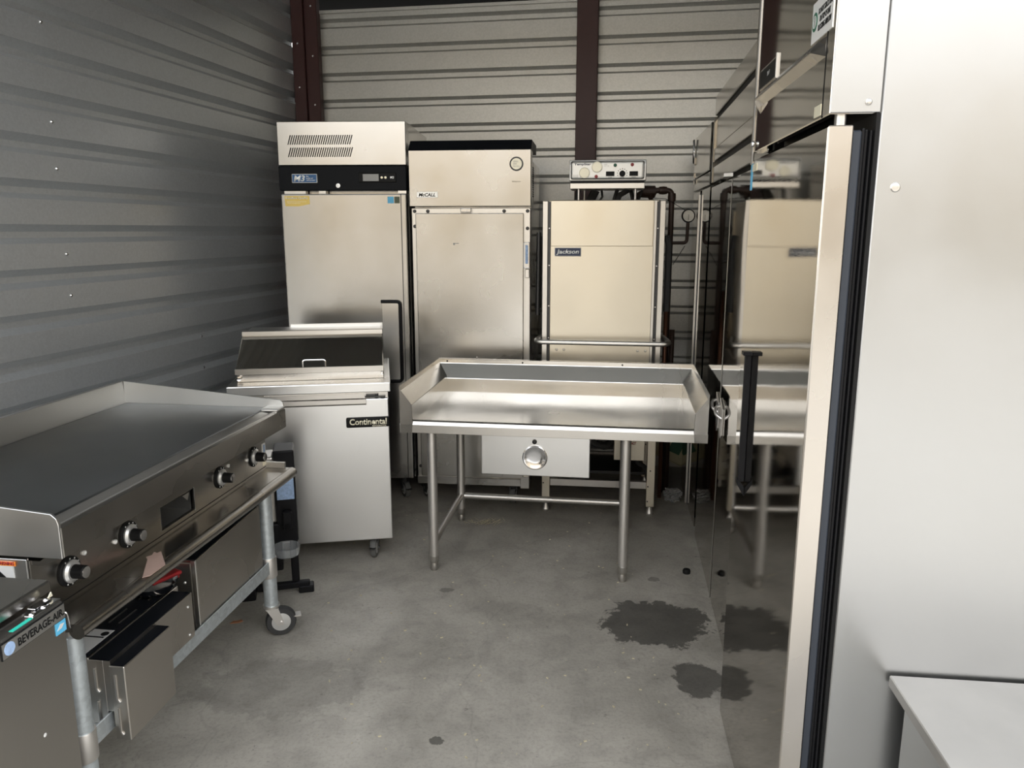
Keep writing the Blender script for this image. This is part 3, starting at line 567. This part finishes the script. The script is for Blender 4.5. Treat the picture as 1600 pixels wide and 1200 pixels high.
pn = obj('control_panel', G().box(0.0, ox0, yp, yp + 0.012, 0.590, 0.738).box(ox1, L, yp, yp + 0.012, 0.590, 0.738).box(ox0, ox1, yp, yp + 0.012, oz1, 0.738).box(ox0, ox1, yp, yp + 0.012, 0.590, oz0), 'ss_griddle', t, label='control panel with four knobs')
obj('panel_seam', G().box(0.002, L, yp - 0.001, yp + 0.001, 0.598, 0.600), 'ink', pn)
op = obj('drawer_opening', G().box(ox0, ox1, yp + 0.012, yp + 0.30, oz0 - .003, oz0).box(ox0, ox1, yp + 0.012, yp + 0.30, oz1, oz1 + .003).box(ox0 - .003, ox0, yp, yp + 0.3, oz0, oz1).box(ox1, ox1 + .003, yp - 0.001, yp + 0.3, oz0 - 0.002, oz1 + 0.002).box(ox0, ox1, yp + 0.297, yp + 0.30, oz0, oz1), 'ss_splash', pn, label='open slot where the grease drawer goes')

# hollow for the slot: the body is built around it
bpy.data.objects.remove(body)
g = G(); g.box(0.01, ox0 - 0.003, yp + 0.012, 0.60, 0.590, zp - 0.02).box(ox1 + 0.003, L - 0.01, yp + 0.012, 0.60, 0.590, zp - 0.02).box(ox0 - 0.003, ox1 + 0.003, yp + 0.012, 0.60, oz1 + 0.003, zp - 0.02).box(ox0 - 0.003, ox1 + 0.003, yp + 0.302, 0.60, 0.590, oz1 + 0.003).box(ox0 - 0.003, ox1 + 0.003, yp + 0.012, 0.302 + yp, 0.590, oz0 - 0.003)
obj('body', g, 'ss_griddle', t)
obj('slot_tab', G().prism([(ox0 + 0.105, oz1 - 0.002), (ox0 + 0.14, oz1 - 0.002), (ox0 + 0.128, oz1 - 0.022)], 'y', yp - 0.006, yp - 0.003), 'ss_edge', pn)
for i, kx in enumerate((0.112, 0.337, 0.820, 1.055)):
    bz = obj('knob_bezel', G().lathe([(0.036, 0), (0.036, .004), (0.033, .006), (0, .006)], (kx, yp, 0.662), (0, -1, 0), 32), 'ink', pn)
    obj('knob_ring', G().lathe([(0.0275, 0.005), (0.0275, .010), (0.022, .015), (0, .015)], (kx, yp, 0.662), (0, -1, 0), 32), 'dial', bz)
    obj('knob', G().lathe([(0.017, 0.012), (0.016, .042), (0.014, .044), (0.0, .044)], (kx, yp, 0.662), (0, -1, 0), 28), 'ink', pn)
    obj('knob_cap', G().lathe([(0.0135, 0.0435), (0.0135, .0455), (0.003, .045), (0, .045)], (kx, yp, 0.662), (0, -1, 0), 28), 'chrome', pn)
    lx = kx + (0.055, -0.055, 0.055, -0.05)[i]
    obj('pilot_light', G().lathe([(0.006, 0), (0.006, .004), (0.003, .005), (0.003, .002), (0, .002)], (lx, yp, 0.664 + (0.02 if i % 2 == 0 else 0)), (0, -1, 0), 14), 'white', pn)
g = G()
for kx in (0.112, 0.337, 0.820, 1.055):
    for k in range(9):
        a = R(-120 + k * 30 + 90); g.box(kx + 0.031 * math.sin(a) - 0.0018, kx + 0.031 * math.sin(a) + 0.0018, yp - 0.0065, yp - 0.0055, 0.662 + 0.031 * math.cos(a) - .0018, 0.662 + .031 * math.cos(a) + .0018)
v = obj('dial_mark', g, 'white', pn); v['kind'] = 'stuff'
stx = obj('sticker', G().box(L - 0.030, L - 0.003, yp - 0.001, yp + 0.0005, 0.648, 0.688), 'white', pn, label='white label at the far end of the panel')
obj('sticker_mark', G().box(L - 0.020, L - 0.008, yp - 0.0015, yp, 0.655, 0.682), 'paleblue', stx)
obj('sticker', G().box(L - 0.030, L - 0.003, yp - 0.001, yp + 0.0005, 0.606, 0.634), 'cream', pn, label='cream label below the white one')
# ledge below the panel with a rounded front rail
obj('ledge', G().box(0.0, L + 0.01, -0.004, yp + 0.01, 0.588, 0.592).box(0.0, L + 0.01, 0.0, 0.10, 0.572, 0.589), 'ss_griddle', t)
rail = obj('bullnose_rail', G().cyl((0.0, -0.010, 0.574), (L + 0.012, -0.010, 0.574), 0.0185, 24), 'ss_griddle', t, label='rounded front rail')
obj('ledge_end', G().box(L - 0.006, L + 0.008, 0.012, yp + 0.06, 0.592, 0.614, 0.001), 'ss_edge', t)
# warning plate on the near end
wp = obj('end_plate', G().box(-0.006, -0.001, yp + 0.004, 0.58, 0.62, 0.742, 0.001), 'ss_splash', t, label='bare metal end panel with warning label')
ws = obj('warning_label', G().box(-0.008, -0.006, yp + 0.036, yp + 0.26, 0.62, 0.736), 'white', wp)
obj('warning_band', G().box(-0.0088, -0.0078, yp + 0.028, yp + 0.26, 0.727, 0.737), 'orange', wp)
text('WARNING', 0.008, 0.045, 'red', wp, (-0.0089, yp + 0.076, 0.729), (math.pi / 2, 0, -math.pi / 2), 0.03)
obj('warning_picture', G().prism([(yp + 0.056, 0.700), (yp + 0.075, 0.718), (yp + 0.26, 0.722), (yp + 0.26, 0.64), (yp + 0.056, 0.66)], 'x', -0.0088, -0.0078), 'ink', wp)
tp = obj('tape_strip', G().prism([(0.262, 0.0), (0.285, 0.012), (0.292, 0.004), (0.300, 0.016), (0.312, 0.004), (0.320, -0.008), (0.372, 0.0), (0.372, 0.0)][:1] + [(0.262, 0.0)], 'z', 0, 0.001) if False else G().prism([(0.250, -0.0300), (0.315, -0.0300), (0.392, 0.030), (0.380, 0.034), (0.385, 0.046), (0.366, 0.040), (0.352, 0.048), (0.340, 0.036), (0.236, -0.016)], 'z', 0.5925, 0.594), 'tape', t, label='torn strip of brown tape')
tp.data.transform(Matrix.Translation((0, 0.0, 0.0)))

obj('wire_clip', G().tube(rnd([(-0.02, 0.03, 0.62), (0.0, 0.01, 0.625), (0.0, 0.005, 0.578), (0.03, -0.012, 0.575), (0.045, -0.01, 0.55)], 0.012), 0.0022, 8), 'chrome', t)

# stand under the griddle
t = thing('griddle_stand', 'galvanised tube stand on wheels carrying the flat-top griddle', 'stand', (-0.978, 1.568, 0), 82.3)
lx = [(0.030, 0.030), (1.010, 0.030), (0.030, 0.53), (1.010, 0.53)]
for i, (x, y) in enumerate(lx):
    l = obj('leg', G().lathe([(0.0245, 0.115), (0.0245, 0.548), (0.0205, 0.552), (0.0205, 0.5705)], (x, y, 0), (0, 0, 1), 24), 'galv_tube', t)
    obj('leg_collar', G().lathe([(0.0275, 0.230), (0.0285, 0.233), (0.0285, 0.302), (0.0275, 0.305)], (x, y, 0), (0, 0, 1), 24), 'leg_ss', l)
    caster(t, x, y, 0.122, 0.054, -152 if i == 1 else 20, 'rubberdark', 0.032)
obj('stand_top', G().box(0.0, 1.05, 0.012, 0.55, 0.560, 0.571), 'leg_ss', t)
obj('front_rail', G().box(0.05, 0.99, 0.016, 0.021, 0.253, 0.296, 0.001).box(0.05, 0.99, 0.016, 0.05, 0.250, 0.255), 'galv_tube', t)
obj('rear_rail', G().box(0.05, 0.99, 0.535, 0.54, 0.253, 0.296).box(0.05, 0.99, 0.50, 0.54, 0.250, 0.255), 'galv_tube', t)
obj('end_rail', G().box(0.026, 0.031, 0.05, 0.52, 0.253, 0.296).box(1.01, 1.015, 0.05, 0.52, 0.253, 0.296), 'galv_tube', t)
obj('shelf', G().box(0.04, 1.0, 0.05, 0.50, 0.255, 0.262), 'galv_tube', t)

# stainless housings pushed onto the lower shelf
t = thing('sheet_metal_housing', 'louvered stainless housing with black top, nearest of two under the griddle', 'housing', (-0.978, 1.568, 0), 82.3)
za, zb_ = 0.262, 0.438
obj('shell', G().box(0.112, 0.500, 0.060, 0.094, za, zb_, 0.001).box(0.112, 0.500, 0.094, 0.30, za, zb_ + 0.002, 0.001), 'ss_box', t)
obj('outer_cover', G().box(0.108, 0.305, -0.034, 0.006, za - 0.035, zb_ - 0.014, 0.002), 'ss_box', t, label='shorter outer cover')
obj('mid_cover', G().box(0.112, 0.475, 0.023, 0.062, za + 0.001, zb_ - 0.004, 0.001).box(0.112, 0.475, 0.004, 0.023, 0.30, zb_ - 0.004), 'ss_box', t)
tp_ = obj('top_panel', G().box(0.113, 0.499, 0.064, 0.298, zb_ + 0.002, zb_ + 0.0035).box(0.110, 0.303, -0.031, 0.003, zb_ - 0.014, zb_ - 0.0125).box(0.113, 0.473, 0.007, 0.063, zb_ - 0.004, zb_ - 0.0025), 'blackpanel', t, label='black top surface')
g = G()
for row in (0.27, 0.40):
    for k in range(3): g.box(row, row + 0.075, 0.085 + k * 0.028, 0.089 + k * 0.028, zb_ + 0.0035, zb_ + 0.0055)
obj('top_louver', g, 'ss_bev', t)
for z0 in (0.232, 0.320):
    obj('end_louver', G().tube(rnd([(0.106, -0.010, z0 + 0.082), (0.106, -0.010, z0 + 0.018), (0.106, -0.016, z0 + 0.01)], 0.006), 0.003, 8), 'ss_edge', t)
    obj('end_louver', G().tube(rnd([(0.110, 0.045, z0 + 0.092), (0.110, 0.045, z0 + 0.038), (0.110, 0.039, z0 + 0.03)], 0.006), 0.003, 8), 'ss_edge', t)
lb = obj('data_label', G().box(0.118, 0.235, 0.075, 0.16, zb_ + 0.0035, zb_ + 0.0045), 'white', t, label='white data label with black round mark')
text('SPARE PARTS AND SERVICE\nMODEL NO.  SERIAL NO.\nVOLTS 115  AMPS 5.2  HZ 60\nFOR COMMERCIAL USE ONLY', 0.045, 0.06, 'grey', lb, (0.128, 0.150, zb_ + 0.0045), (0, 0, -math.pi / 2 * 0), 0)
obj('label_mark', G().lathe([(0.010, 0), (0.010, .0008)], (0.215, 0.088, zb_ + 0.0045), (0, 0, 1), 18).box(0.196, 0.201, 0.08, 0.155, zb_ + 0.0045, zb_ + 0.005), 'ink', lb)
screws(t, [(0.45, 0.004, 0.315), (0.452, 0.004, 0.40)], 0.004, 'dial')

t = thing('metal_cover_box', 'smudged stainless box standing on the far end of the stand shelf', 'box', (-0.978, 1.568, 0), 82.3)
obj('shell', G().prism([(0.542, 0.262), (0.955, 0.262), (0.955, 0.520), (0.542, 0.500)], 'y', 0.023, 0.24, 0.002), 'ss_box', t)
obj('top_panel', G().prism([(0.545, 0.500), (0.953, 0.520), (0.953, 0.5225), (0.545, 0.5025)], 'y', 0.026, 0.236), 'blackpanel', t, label='black top surface')
obj('end_flange', G().box(0.536, 0.543, 0.022, 0.037, 0.263, 0.500, 0.001).box(0.537, 0.543, 0.041, 0.235, 0.27, 0.49), 'ss_edge', t)
screws(t, [(0.537, 0.060, 0.43), (0.537, 0.060, 0.36)], 0.004, 'dial', (-1, 0, 0))
o = obj('red_handled_scoop', G().lathe([(0.0, 0.0), (0.05, 0.004), (0.065, 0.02), (0.07, 0.03), (0.066, 0.03), (0.058, 0.012), (0, 0.008)], (0, 0, 0), (0, 0, 1), 24), 'chrome', None, (-0.998 + 0.02, 2.035, 0.444))
o.location = (-1.02, 2.03, 0.4435)
tag(o, 'shallow metal dish with red handle lying on the near housing', 'dish')
obj('red_handle', G().box(-0.02, 0.075, -0.03, 0.012, 0.028, 0.040, 0.005, 2), 'red', o, (0, 0, 0), (0, 0, R(60)), 'red plastic handle')

# ------------------------------------------------------------------ black and steel canister behind the stand
t = thing('floor_dispenser', 'black and steel floor dispenser with blue label, between griddle stand and prep refrigerator', 'dispenser', (-0.99, 2.915, 0), 15)
obj('body', G().box(-0.075, 0.045, -0.02, 0.10, 0.30, 0.575, 0.008, 2), 'ss_edge', t)
bk = obj('front_panel', G().box(0.045, 0.125, -0.03, 0.10, 0.22, 0.60, 0.006, 2), 'black', t)
obj('blue_label', G().box(0.052, 0.118, -0.032, -0.029, 0.40, 0.525), 'paleblue', bk, label='blue picture label')
obj('base', G().box(-0.09, 0.06, -0.03, 0.10, 0.10, 0.30, 0.006, 2).box(0.09, 0.12, -0.02, 0.01, 0.012, 0.24, 0.004), 'black', t)
obj('spout', G().cyl((0.085, -0.03, 0.30), (0.085, -0.07, 0.30), 0.014, 14).box(0.07, 0.105, -0.07, -0.04, 0.285, 0.36, 0.004), 'black', t)
obj('foot', G().box(-0.19, -0.05, -0.07, -0.01, 0.0, 0.11, 0.006, 2).box(-0.05, 0.16, -0.04, -0.01, 0.02, 0.045, 0.004).box(0.115, 0.175, -0.05, 0.0, 0.0, 0.03, 0.004), 'black', t)
t2_ = thing('clear_cup_ring', 'clear plastic drip ring hanging behind the griddle stand leg', 'plastic ring', (-0.905, 2.80, 0.215), 0)
obj('ring', G().lathe([(0.044, 0), (0.046, 0.0), (0.052, 0.035), (0.050, 0.035), (0.043, 0.002)], (0.03, 0, 0), (0, 0, 1), 30), 'clear', t2_)
obj('ring_bracket', G().box(-0.08, -0.03, -0.01, 0.01, 0.01, 0.04, 0.004), 'clear', t2_)

# ------------------------------------------------------------------ UNDERCOUNTER UNIT, bottom left
t = thing('undercounter_refrigerator', 'brown-grey stainless undercounter refrigerator with angled name strip, bottom left', 'refrigerator', (-0.943, 0.387, 0), 83)
w = 0.935; dp = 0.62; zt = 0.785
obj('body', G().box(0.0, w, 0.03, dp, 0.09, zt - 0.004, 0.003), 'ss_bev', t)
dr = obj('door', G().box(0.0, w - 0.003, 0.0, 0.03, 0.09, zt - 0.004, 0.003), 'ss_bev', t)
obj('lid', G().box(0.0, w + 0.012, 0.032, dp, zt + 0.004, zt + 0.028, 0.003), 'ss_griddle', t)
ns = obj('name_strip', G().box(w - 0.156, w - 0.004, -0.0025, 0.001, zt - 0.038, zt - 0.008, 0.0005), 'ink', dr)
obj('strip_field', G().box(w - 0.1545, w - 0.0055, -0.0032, -0.002, zt - 0.0365, zt - 0.0095), 'ss_prep', ns)
text('BEVERAGE-AIR.', 0.0145, 0.112, 'ink', ns, (w - 0.120, -0.0032, zt - 0.030), FR, 0.015)
obj('strip_emblem', G().lathe([(0.0115, 0.0), (0.0115, .0005)], (w - 0.139, -0.0032, zt - 0.0228), (0, -1, 0), 24), 'paleblue', ns, label='round blue emblem')
obj('sticker', G().box(w - 0.030, w - 0.004, -0.0015, 0.001, zt - 0.062, zt - 0.039), 'cyan', dr, label='light blue square sticker')
obj('sticker_swoosh', G().prism([(w - 0.028, zt - 0.054), (w - 0.018, zt - 0.044), (w - 0.008, zt - 0.046), (w - 0.016, zt - 0.053)], 'y', -0.0020, -0.001), 'white', dr)
obj('green_tape', G().box(w - 0.120, w - 0.072, 0.004, 0.012, zt - 0.0042, zt - 0.0032), 'teal', t, label='strip of green tape')
hg = obj('hinge', G().box(w - 0.075, w - 0.004, 0.003, 0.020, zt - 0.0035, zt, 0.001), 'chrome', t, label='shiny hinge plate')
obj('hinge_link', G().box(w - 0.055, w - 0.012, 0.014, 0.030, zt + 0.001, zt + 0.0035, 0.001), 'chrome', hg)
screws(hg, [(w - 0.068, 0.011, zt), (w - 0.040, 0.010, zt), (w - 0.020, 0.020, zt + 0.0035)], 0.0045, 'chrome', (0, 0, 1))
obj('caution_tab', G().prism([(w - 0.018, zt + 0.004), (w - 0.004, zt + 0.004), (w - 0.007, zt + 0.013)], 'y', 0.018, 0.0195), 'cream', t)
obj('scratch', G().lathe([(0.004, 0), (0, .001)], (w - 0.085, 0, 0.56), (0, -1, 0), 10), 'white', dr)
for x in (0.06, w - 0.08):
    for y in (0.07, dp - 0.08): caster(t, x, y, 0.092, 0.035, 0, w=0.022, brake=False)

# ------------------------------------------------------------------ RIGHT-HAND ROW, fronts facing left
# far, narrow
t = thing('narrow_refrigerator', 'farthest stainless refrigerator of the right-hand row, beside the dishwasher pipes', 'refrigerator', (0.980, 4.28, 0), -97)
w = 0.66; dp = 0.70
obj('body', G().box(0.0, w, 0.05, dp, 0.0, 1.93, 0.003), 'ss_warm', t)
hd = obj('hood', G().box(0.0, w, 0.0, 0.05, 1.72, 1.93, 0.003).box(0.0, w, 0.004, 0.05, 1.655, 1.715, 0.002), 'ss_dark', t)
obj('hood_slot', G().box(0.0, w, 0.002, 0.05, 1.845, 1.862), 'ink', hd)
dr = obj('door', G().box(0.0, 0.310, 0.004, 0.048, 0.0, 1.645, 0.002), 'ss_mirror', t)
obj('door_edge', G().box(0.310, 0.320, -0.004, 0.046, 0.0, 1.625, 0.001), 'ss_edge', dr, label='bright door edge')
obj('door_gasket', G().box(0.321, 0.345, 0.006, 0.048, 0.0, 1.63), 'gasket', t)
obj('side_jamb', G().box(0.346, w, 0.008, 0.048, 0.0, 1.645), 'ss_mirror', t)
hk = obj('hinge', G().box(0.0, 0.06, -0.008, 0.0, 1.79, 1.83, 0.003), 'chrome', t, label='chrome hinge hardware')
obj('hinge_arm', G().tube([(0.02, -0.006, 1.80), (0.025, -0.010, 1.92)], 0.005, 8), 'chrome', hk)
obj('hinge_arm', G().tube([(0.05, -0.006, 1.80), (0.04, -0.010, 1.92)], 0.004, 8), 'chrome', hk)
obj('hinge_plate', G().box(0.0, 0.05, -0.006, 0.0, 1.69, 1.75, 0.002), 'chrome', t)
# middle, two doors
t = thing('two_door_refrigerator', 'wide two-door stainless refrigerator, middle of the right-hand row', 'refrigerator', (0.885, 3.51, 0), -97.8)
w = 1.315; dp = 0.72
obj('body', G().box(0.0, w, 0.06, dp, 0.0, 2.02, 0.003), 'ss_warm', t)
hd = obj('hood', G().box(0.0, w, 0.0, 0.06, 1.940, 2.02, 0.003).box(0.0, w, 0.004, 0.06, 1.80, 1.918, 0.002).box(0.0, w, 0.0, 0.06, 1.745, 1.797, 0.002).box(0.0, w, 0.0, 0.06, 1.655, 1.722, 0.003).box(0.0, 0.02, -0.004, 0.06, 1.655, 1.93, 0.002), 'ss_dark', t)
obj('hood_slot', G().box(0.0, w, 0.010, 0.06, 1.918, 1.940).box(0.0, w, 0.012, 0.06, 1.722, 1.745), 'ink', hd)
for i, (a, b) in enumerate(((0.004, 0.652), (0.664, w - 0.004))):
    d = obj('door', G().box(a, b, 0.0, 0.05, 0.0, 1.638, 0.003), 'ss_mirror', t)
    obj('door_edge', G().box(b - 0.007, b + 0.001, -0.0015, 0.0, 0.0, 1.63), 'ss_edge', d)
    hx = b - 0.05 if i == 0 else a + 0.05
    hh = obj('door_handle', G().tube(rnd([(hx - 0.03, 0.0, 0.80), (hx - 0.02, -0.024, 0.795), (hx + 0.015, -0.026, 0.775), (hx + 0.03, 0.0, 0.76)], 0.02), 0.006, 10).prism([(hx - 0.04, 0.83), (hx + 0.04, 0.80), (hx + 0.04, 0.70), (hx, 0.68), (hx - 0.04, 0.76)], 'y', -0.006, 0.0, 0.002), 'leg_ss', d, label='curved chrome latch handle')
obj('door_gap', G().box(0.652, 0.664, 0.02, 0.05, 0.0, 1.638), 'gasket', t)
obj('top_hinge', G().prism([(0.50, -0.02), (0.64, -0.03), (0.66, 0.0), (0.50, 0.0)], 'z', 1.641, 1.653), 'ss_edge', t)
# nearest
t = thing('near_refrigerator', 'nearest tall polished refrigerator on the right, black handle and white label on its header', 'refrigerator', (0.640, 2.127, 0), -96.5)
w = 0.712; dp = 0.735; zb_ = 1.651; zt = 2.09
bodyo = obj('body', G().box(0.0, w, 0.086, dp, 0.0, zt, 0.004), 'ss_side', t)
hd = obj('header', G().box(0.0, w - 0.002, 0.0, 0.086, zb_, zt, 0.002), 'ss_mirror', t)
obj('header_end', G().box(w - 0.002, w + 0.001, 0.001, 0.085, zb_ + 0.002, zt, 0.001), 'ss_side', hd, label='bright header end plate')
screws(hd, [(w + 0.001, 0.064, 1.670)], 0.006, 'ss_edge', (1, 0, 0))
obj('header_seam', G().box(w - 0.052, w - 0.049, -0.0008, 0.001, zb_, zt), 'ink', hd)
obj('far_edge_trim', G().box(0.0, 0.022, -0.004, 0.002, zb_ - 0.03, zt, 0.002), 'ss_griddle', hd)
obj('header_pull', G().prism([(0.0, 1.792), (-0.004, 1.792), (-0.016, 1.777), (-0.016, 1.773), (0.0, 1.757)], 'x', 0.085, w - 0.10, 0.0).prism([(0.0, 1.792), (-0.016, 1.777), (-0.016, 1.765), (0.0, 1.740)], 'x', 0.080, 0.086, 0.0005), 'ss_griddle', hd, label='full-width bent steel pull on the header')
g = G().prism([(0.0, 1.792), (-0.004, 1.792), (-0.016, 1.777), (-0.016, 1.773), (0.0, 1.757)], 'x', w - 0.0995, w - 0.052)
for v in g.b.verts:
    if v.co.x > w - 0.06: v.co.y *= 0.12
obj('pull_end', g, 'ss_griddle', hd)
fr = obj('control_window', G().box(0.060, 0.250, -0.002, 0.001, 1.797, 1.846, 0.0005), 'ss_griddle', hd)
obj('window_glass', G().box(0.066, 0.244, -0.0028, -0.0015, 1.802, 1.841), 'ink', fr)
text('38 F', 0.010, 0.03, 'grey', fr, (0.15, -0.0028, 1.818), FR, 0.01)
obj('window_end', G().box(0.250, 0.257, -0.005, 0.001, 1.794, 1.850, 0.001), 'ss_edge', fr)
sk = obj('notice_label', G().box(0.550, 0.690, -0.0015, 0.0005, 1.799, 1.872, 0.0), 'white', hd, label='white notice label with round green emblem')
text('DO NOT STACK ITEMS\nON TOP OF UNIT\nBLOCKING AIRFLOW', 0.040, 0.090, 'ink', sk, (0.594, -0.0015, 1.814), FR, 0.01, align='CENTER')
e = obj('green_emblem', G().lathe([(0.017, 0), (0.017, .0008)], (0.571, -0.0015, 1.836), (0, -1, 0), 28), 'green', sk, label='plain round green emblem')
obj('emblem_ring', G().lathe([(0.0115, 0.0008), (0.0115, .0014), (0.0095, 0.0014), (0.0095, .0008)], (0.571, -0.0015, 1.836), (0, -1, 0), 28), 'white', sk)
obj('header_sticker', G().box(0.610, 0.655, -0.0012, 0.0005, 1.657, 1.677), 'cream', hd, label='small cream sticker')
obj('hinge_bolt', G().lathe([(0.007, 0), (0.008, .003), (0.007, 0.007), (0.0, .008)], (0.030, -0.002, 1.672), (0, -1, 0), 14), 'chrome', hd)
dz1 = 1.632
dr = obj('door', G().box(0.004, w - 0.003, 0.0, 0.042, 0.0, dz1, 0.003), 'ss_mirror', t)
obj('door_edge', G().box(w - 0.004, w + 0.0005, 0.0, 0.043, 0.0, dz1, 0.002), 'ss_box', dr, label='bright brushed door edge')
obj('door_liner', G().box(0.012, w - 0.006, 0.042, 0.060, 0.0, dz1 - 0.008, 0.003), 'gasket', dr)
for i, (a, b, ins) in enumerate(((0.0605, 0.066, 0.010), (0.067, 0.073, 0.014), (0.074, 0.079, 0.008), (0.080, 0.086, 0.012))):
    obj('gasket_rib', G().box(0.012, w - ins, a, b, 0.0, dz1 - 0.004 - 0.002 * i, 0.002, 2), 'black', t)
obj('black_jamb', G().box(0.005, w - 0.001, 0.080, 0.0862, 0.0, zb_ + 0.001), 'ink', t)
obj('hinge_pin', G().cyl((w - 0.018, 0.024, dz1 - 0.002), (w - 0.018, 0.024, zb_ + 0.004), 0.010, 16), 'ss_edge', t)
tg = obj('blue_tag', G().box(0.002, 0.022, -0.0012, 0.0005, 1.555, 1.625), 'cyan', dr, label='blue tag on the door corner')
obj('door_sticker', G().box(0.024, 0.080, -0.0012, 0.0005, 1.602, 1.620), 'cream', dr)
hh = obj('door_handle', G().box(0.152, 0.165, -0.017, 0.0, 0.790, 1.135, 0.002, 2).prism([(0.0, 1.143), (-0.024, 1.143), (-0.024, 1.133), (0.0, 1.133)], 'x', 0.148, 0.176, 0.001).prism([(0.0, 0.775), (-0.020, 0.80), (-0.020, 0.785), (0.0, 0.750)], 'x', 0.150, 0.168, 0.001), 'black', dr, label='long black bar handle')
obj('dimple', G().lathe([(0.009, 0), (0.007, .002), (0, .003)], (w, 0.122, 1.525), (1, 0, 0), 16), 'ss_edge', bodyo)

# low stainless counter at the bottom right
t = thing('low_counter', 'low stainless counter at the bottom right, against the nearest refrigerator', 'counter', (0.703, 0.950, 0), -6.5)
w = 0.56; dp = 0.42
obj('countertop', G().box(0, w, 0, dp + 0.022, 0.556, 0.580, 0.002), 'ss_counter', t)
obj('cabinet', G().box(0.022, w - 0.022, 0.02, dp - 0.01, 0.06, 0.556, 0.002), 'ss_splash', t)
for x in (0.06, w - 0.06):
    for y in (0.06, dp - 0.06): obj('foot', G().lathe([(0.02, 0), (0.016, 0.03), (0.016, 0.06)], (x, y, 0), (0, 0, 1), 16), 'leg_ss', t)

# ------------------------------------------------------------------ things in the right back corner and on the floor
t = thing('plastic_bin', 'pale yellow-green plastic container tilted in the dark corner right of the dishwasher', 'container', (0.90, 4.40, 0.13), -10)
o = obj('shell', G().prism([(-0.13, 0.0), (0.13, 0.0), (0.16, 0.22), (-0.16, 0.22)], 'y', -0.05, 0.05, 0.012, 2), 'beige', t, (0, 0, 0), (0, R(24), 0))
obj('green_label', G().box(0.0, 0.07, -0.052, -0.049, 0.06, 0.18), 'green', o)
t['label'] = 'pale yellow-green plastic container in the dark corner right of the dishwasher'
t = thing('crumpled_wrap', 'crumpled clear plastic scrap on the floor by the dishwasher right leg', 'scrap', (0.87, 3.97, 0), 0)
g = G(); bmesh.ops.create_icosphere(g.b, subdivisions=3, radius=0.055)
for v in g.b.verts: v.co *= random.uniform(0.55, 1.15); v.co.z = max(-0.045, v.co.z * 0.7)
obj('wrap', g, 'clear', t, (0, 0, 0.045))
g = G(); g.lathe([(0.0, 0.0), (0.016, 0.0), (0.017, 0.012), (0.014, 0.018), (0, 0.019)], (0, 0, 0), (0, 0, 1), 20)
tag(obj('bottle_cap', g, 'ink', None, (0.753, 3.09, 0)), 'small black cap lying on the floor right of the low table', 'cap')
g = G()
for k in range(46):
    a = random.uniform(0, math.pi); l = random.uniform(.015, .045); x, y = random.gauss(0, .035), random.gauss(0, .018); z = random.uniform(.001, .008)
    g.tube([(x, y, z), (x + math.cos(a) * l, y + math.sin(a) * l * .6, z + random.uniform(0, .012))], 0.0009, 5)
o = obj('dry_straw', g, 'straw', None, (-0.13, 3.66, 0)); tag(o, 'little tuft of dry straw under the low table', 'debris'); o['kind'] = 'stuff'
g = G(); g.prism([(-.024, -.004), (-.01, .012), (.004, .006), (.02, .012), (.024, -.004), (.006, -.010), (-.008, -.006)], 'z', 0.0, 0.003, 0.0008)
tag(obj('dry_leaf', g, 'leaf', None, (-1.04, 2.86, 0), (0, 0, 0.4)), 'curled orange-brown dry leaf on the floor near the griddle stand wheel', 'leaf')
bpy.data.objects['dry_leaf'].location = (-1.04 + 0.0, 2.665, 0)
g = G()
for k in range(150):
    x = random.uniform(-0.75, 0.52); y = random.uniform(1.9, 3.9); s = random.uniform(.0012, .0045)
    m0 = Matrix.Translation((x, y, s * .4)) @ Matrix.Rotation(random.uniform(0, 3), 4, 'Z')
    bmesh.ops.create_cube(g.b, size=1.0, matrix=m0 @ Matrix.Diagonal((s * 2.2, s, s * .8, 1)))
o = obj('floor_grit', g, 'straw'); tag(o, 'pale crumbs and grit scattered over the concrete floor', 'debris'); o['kind'] = 'stuff'
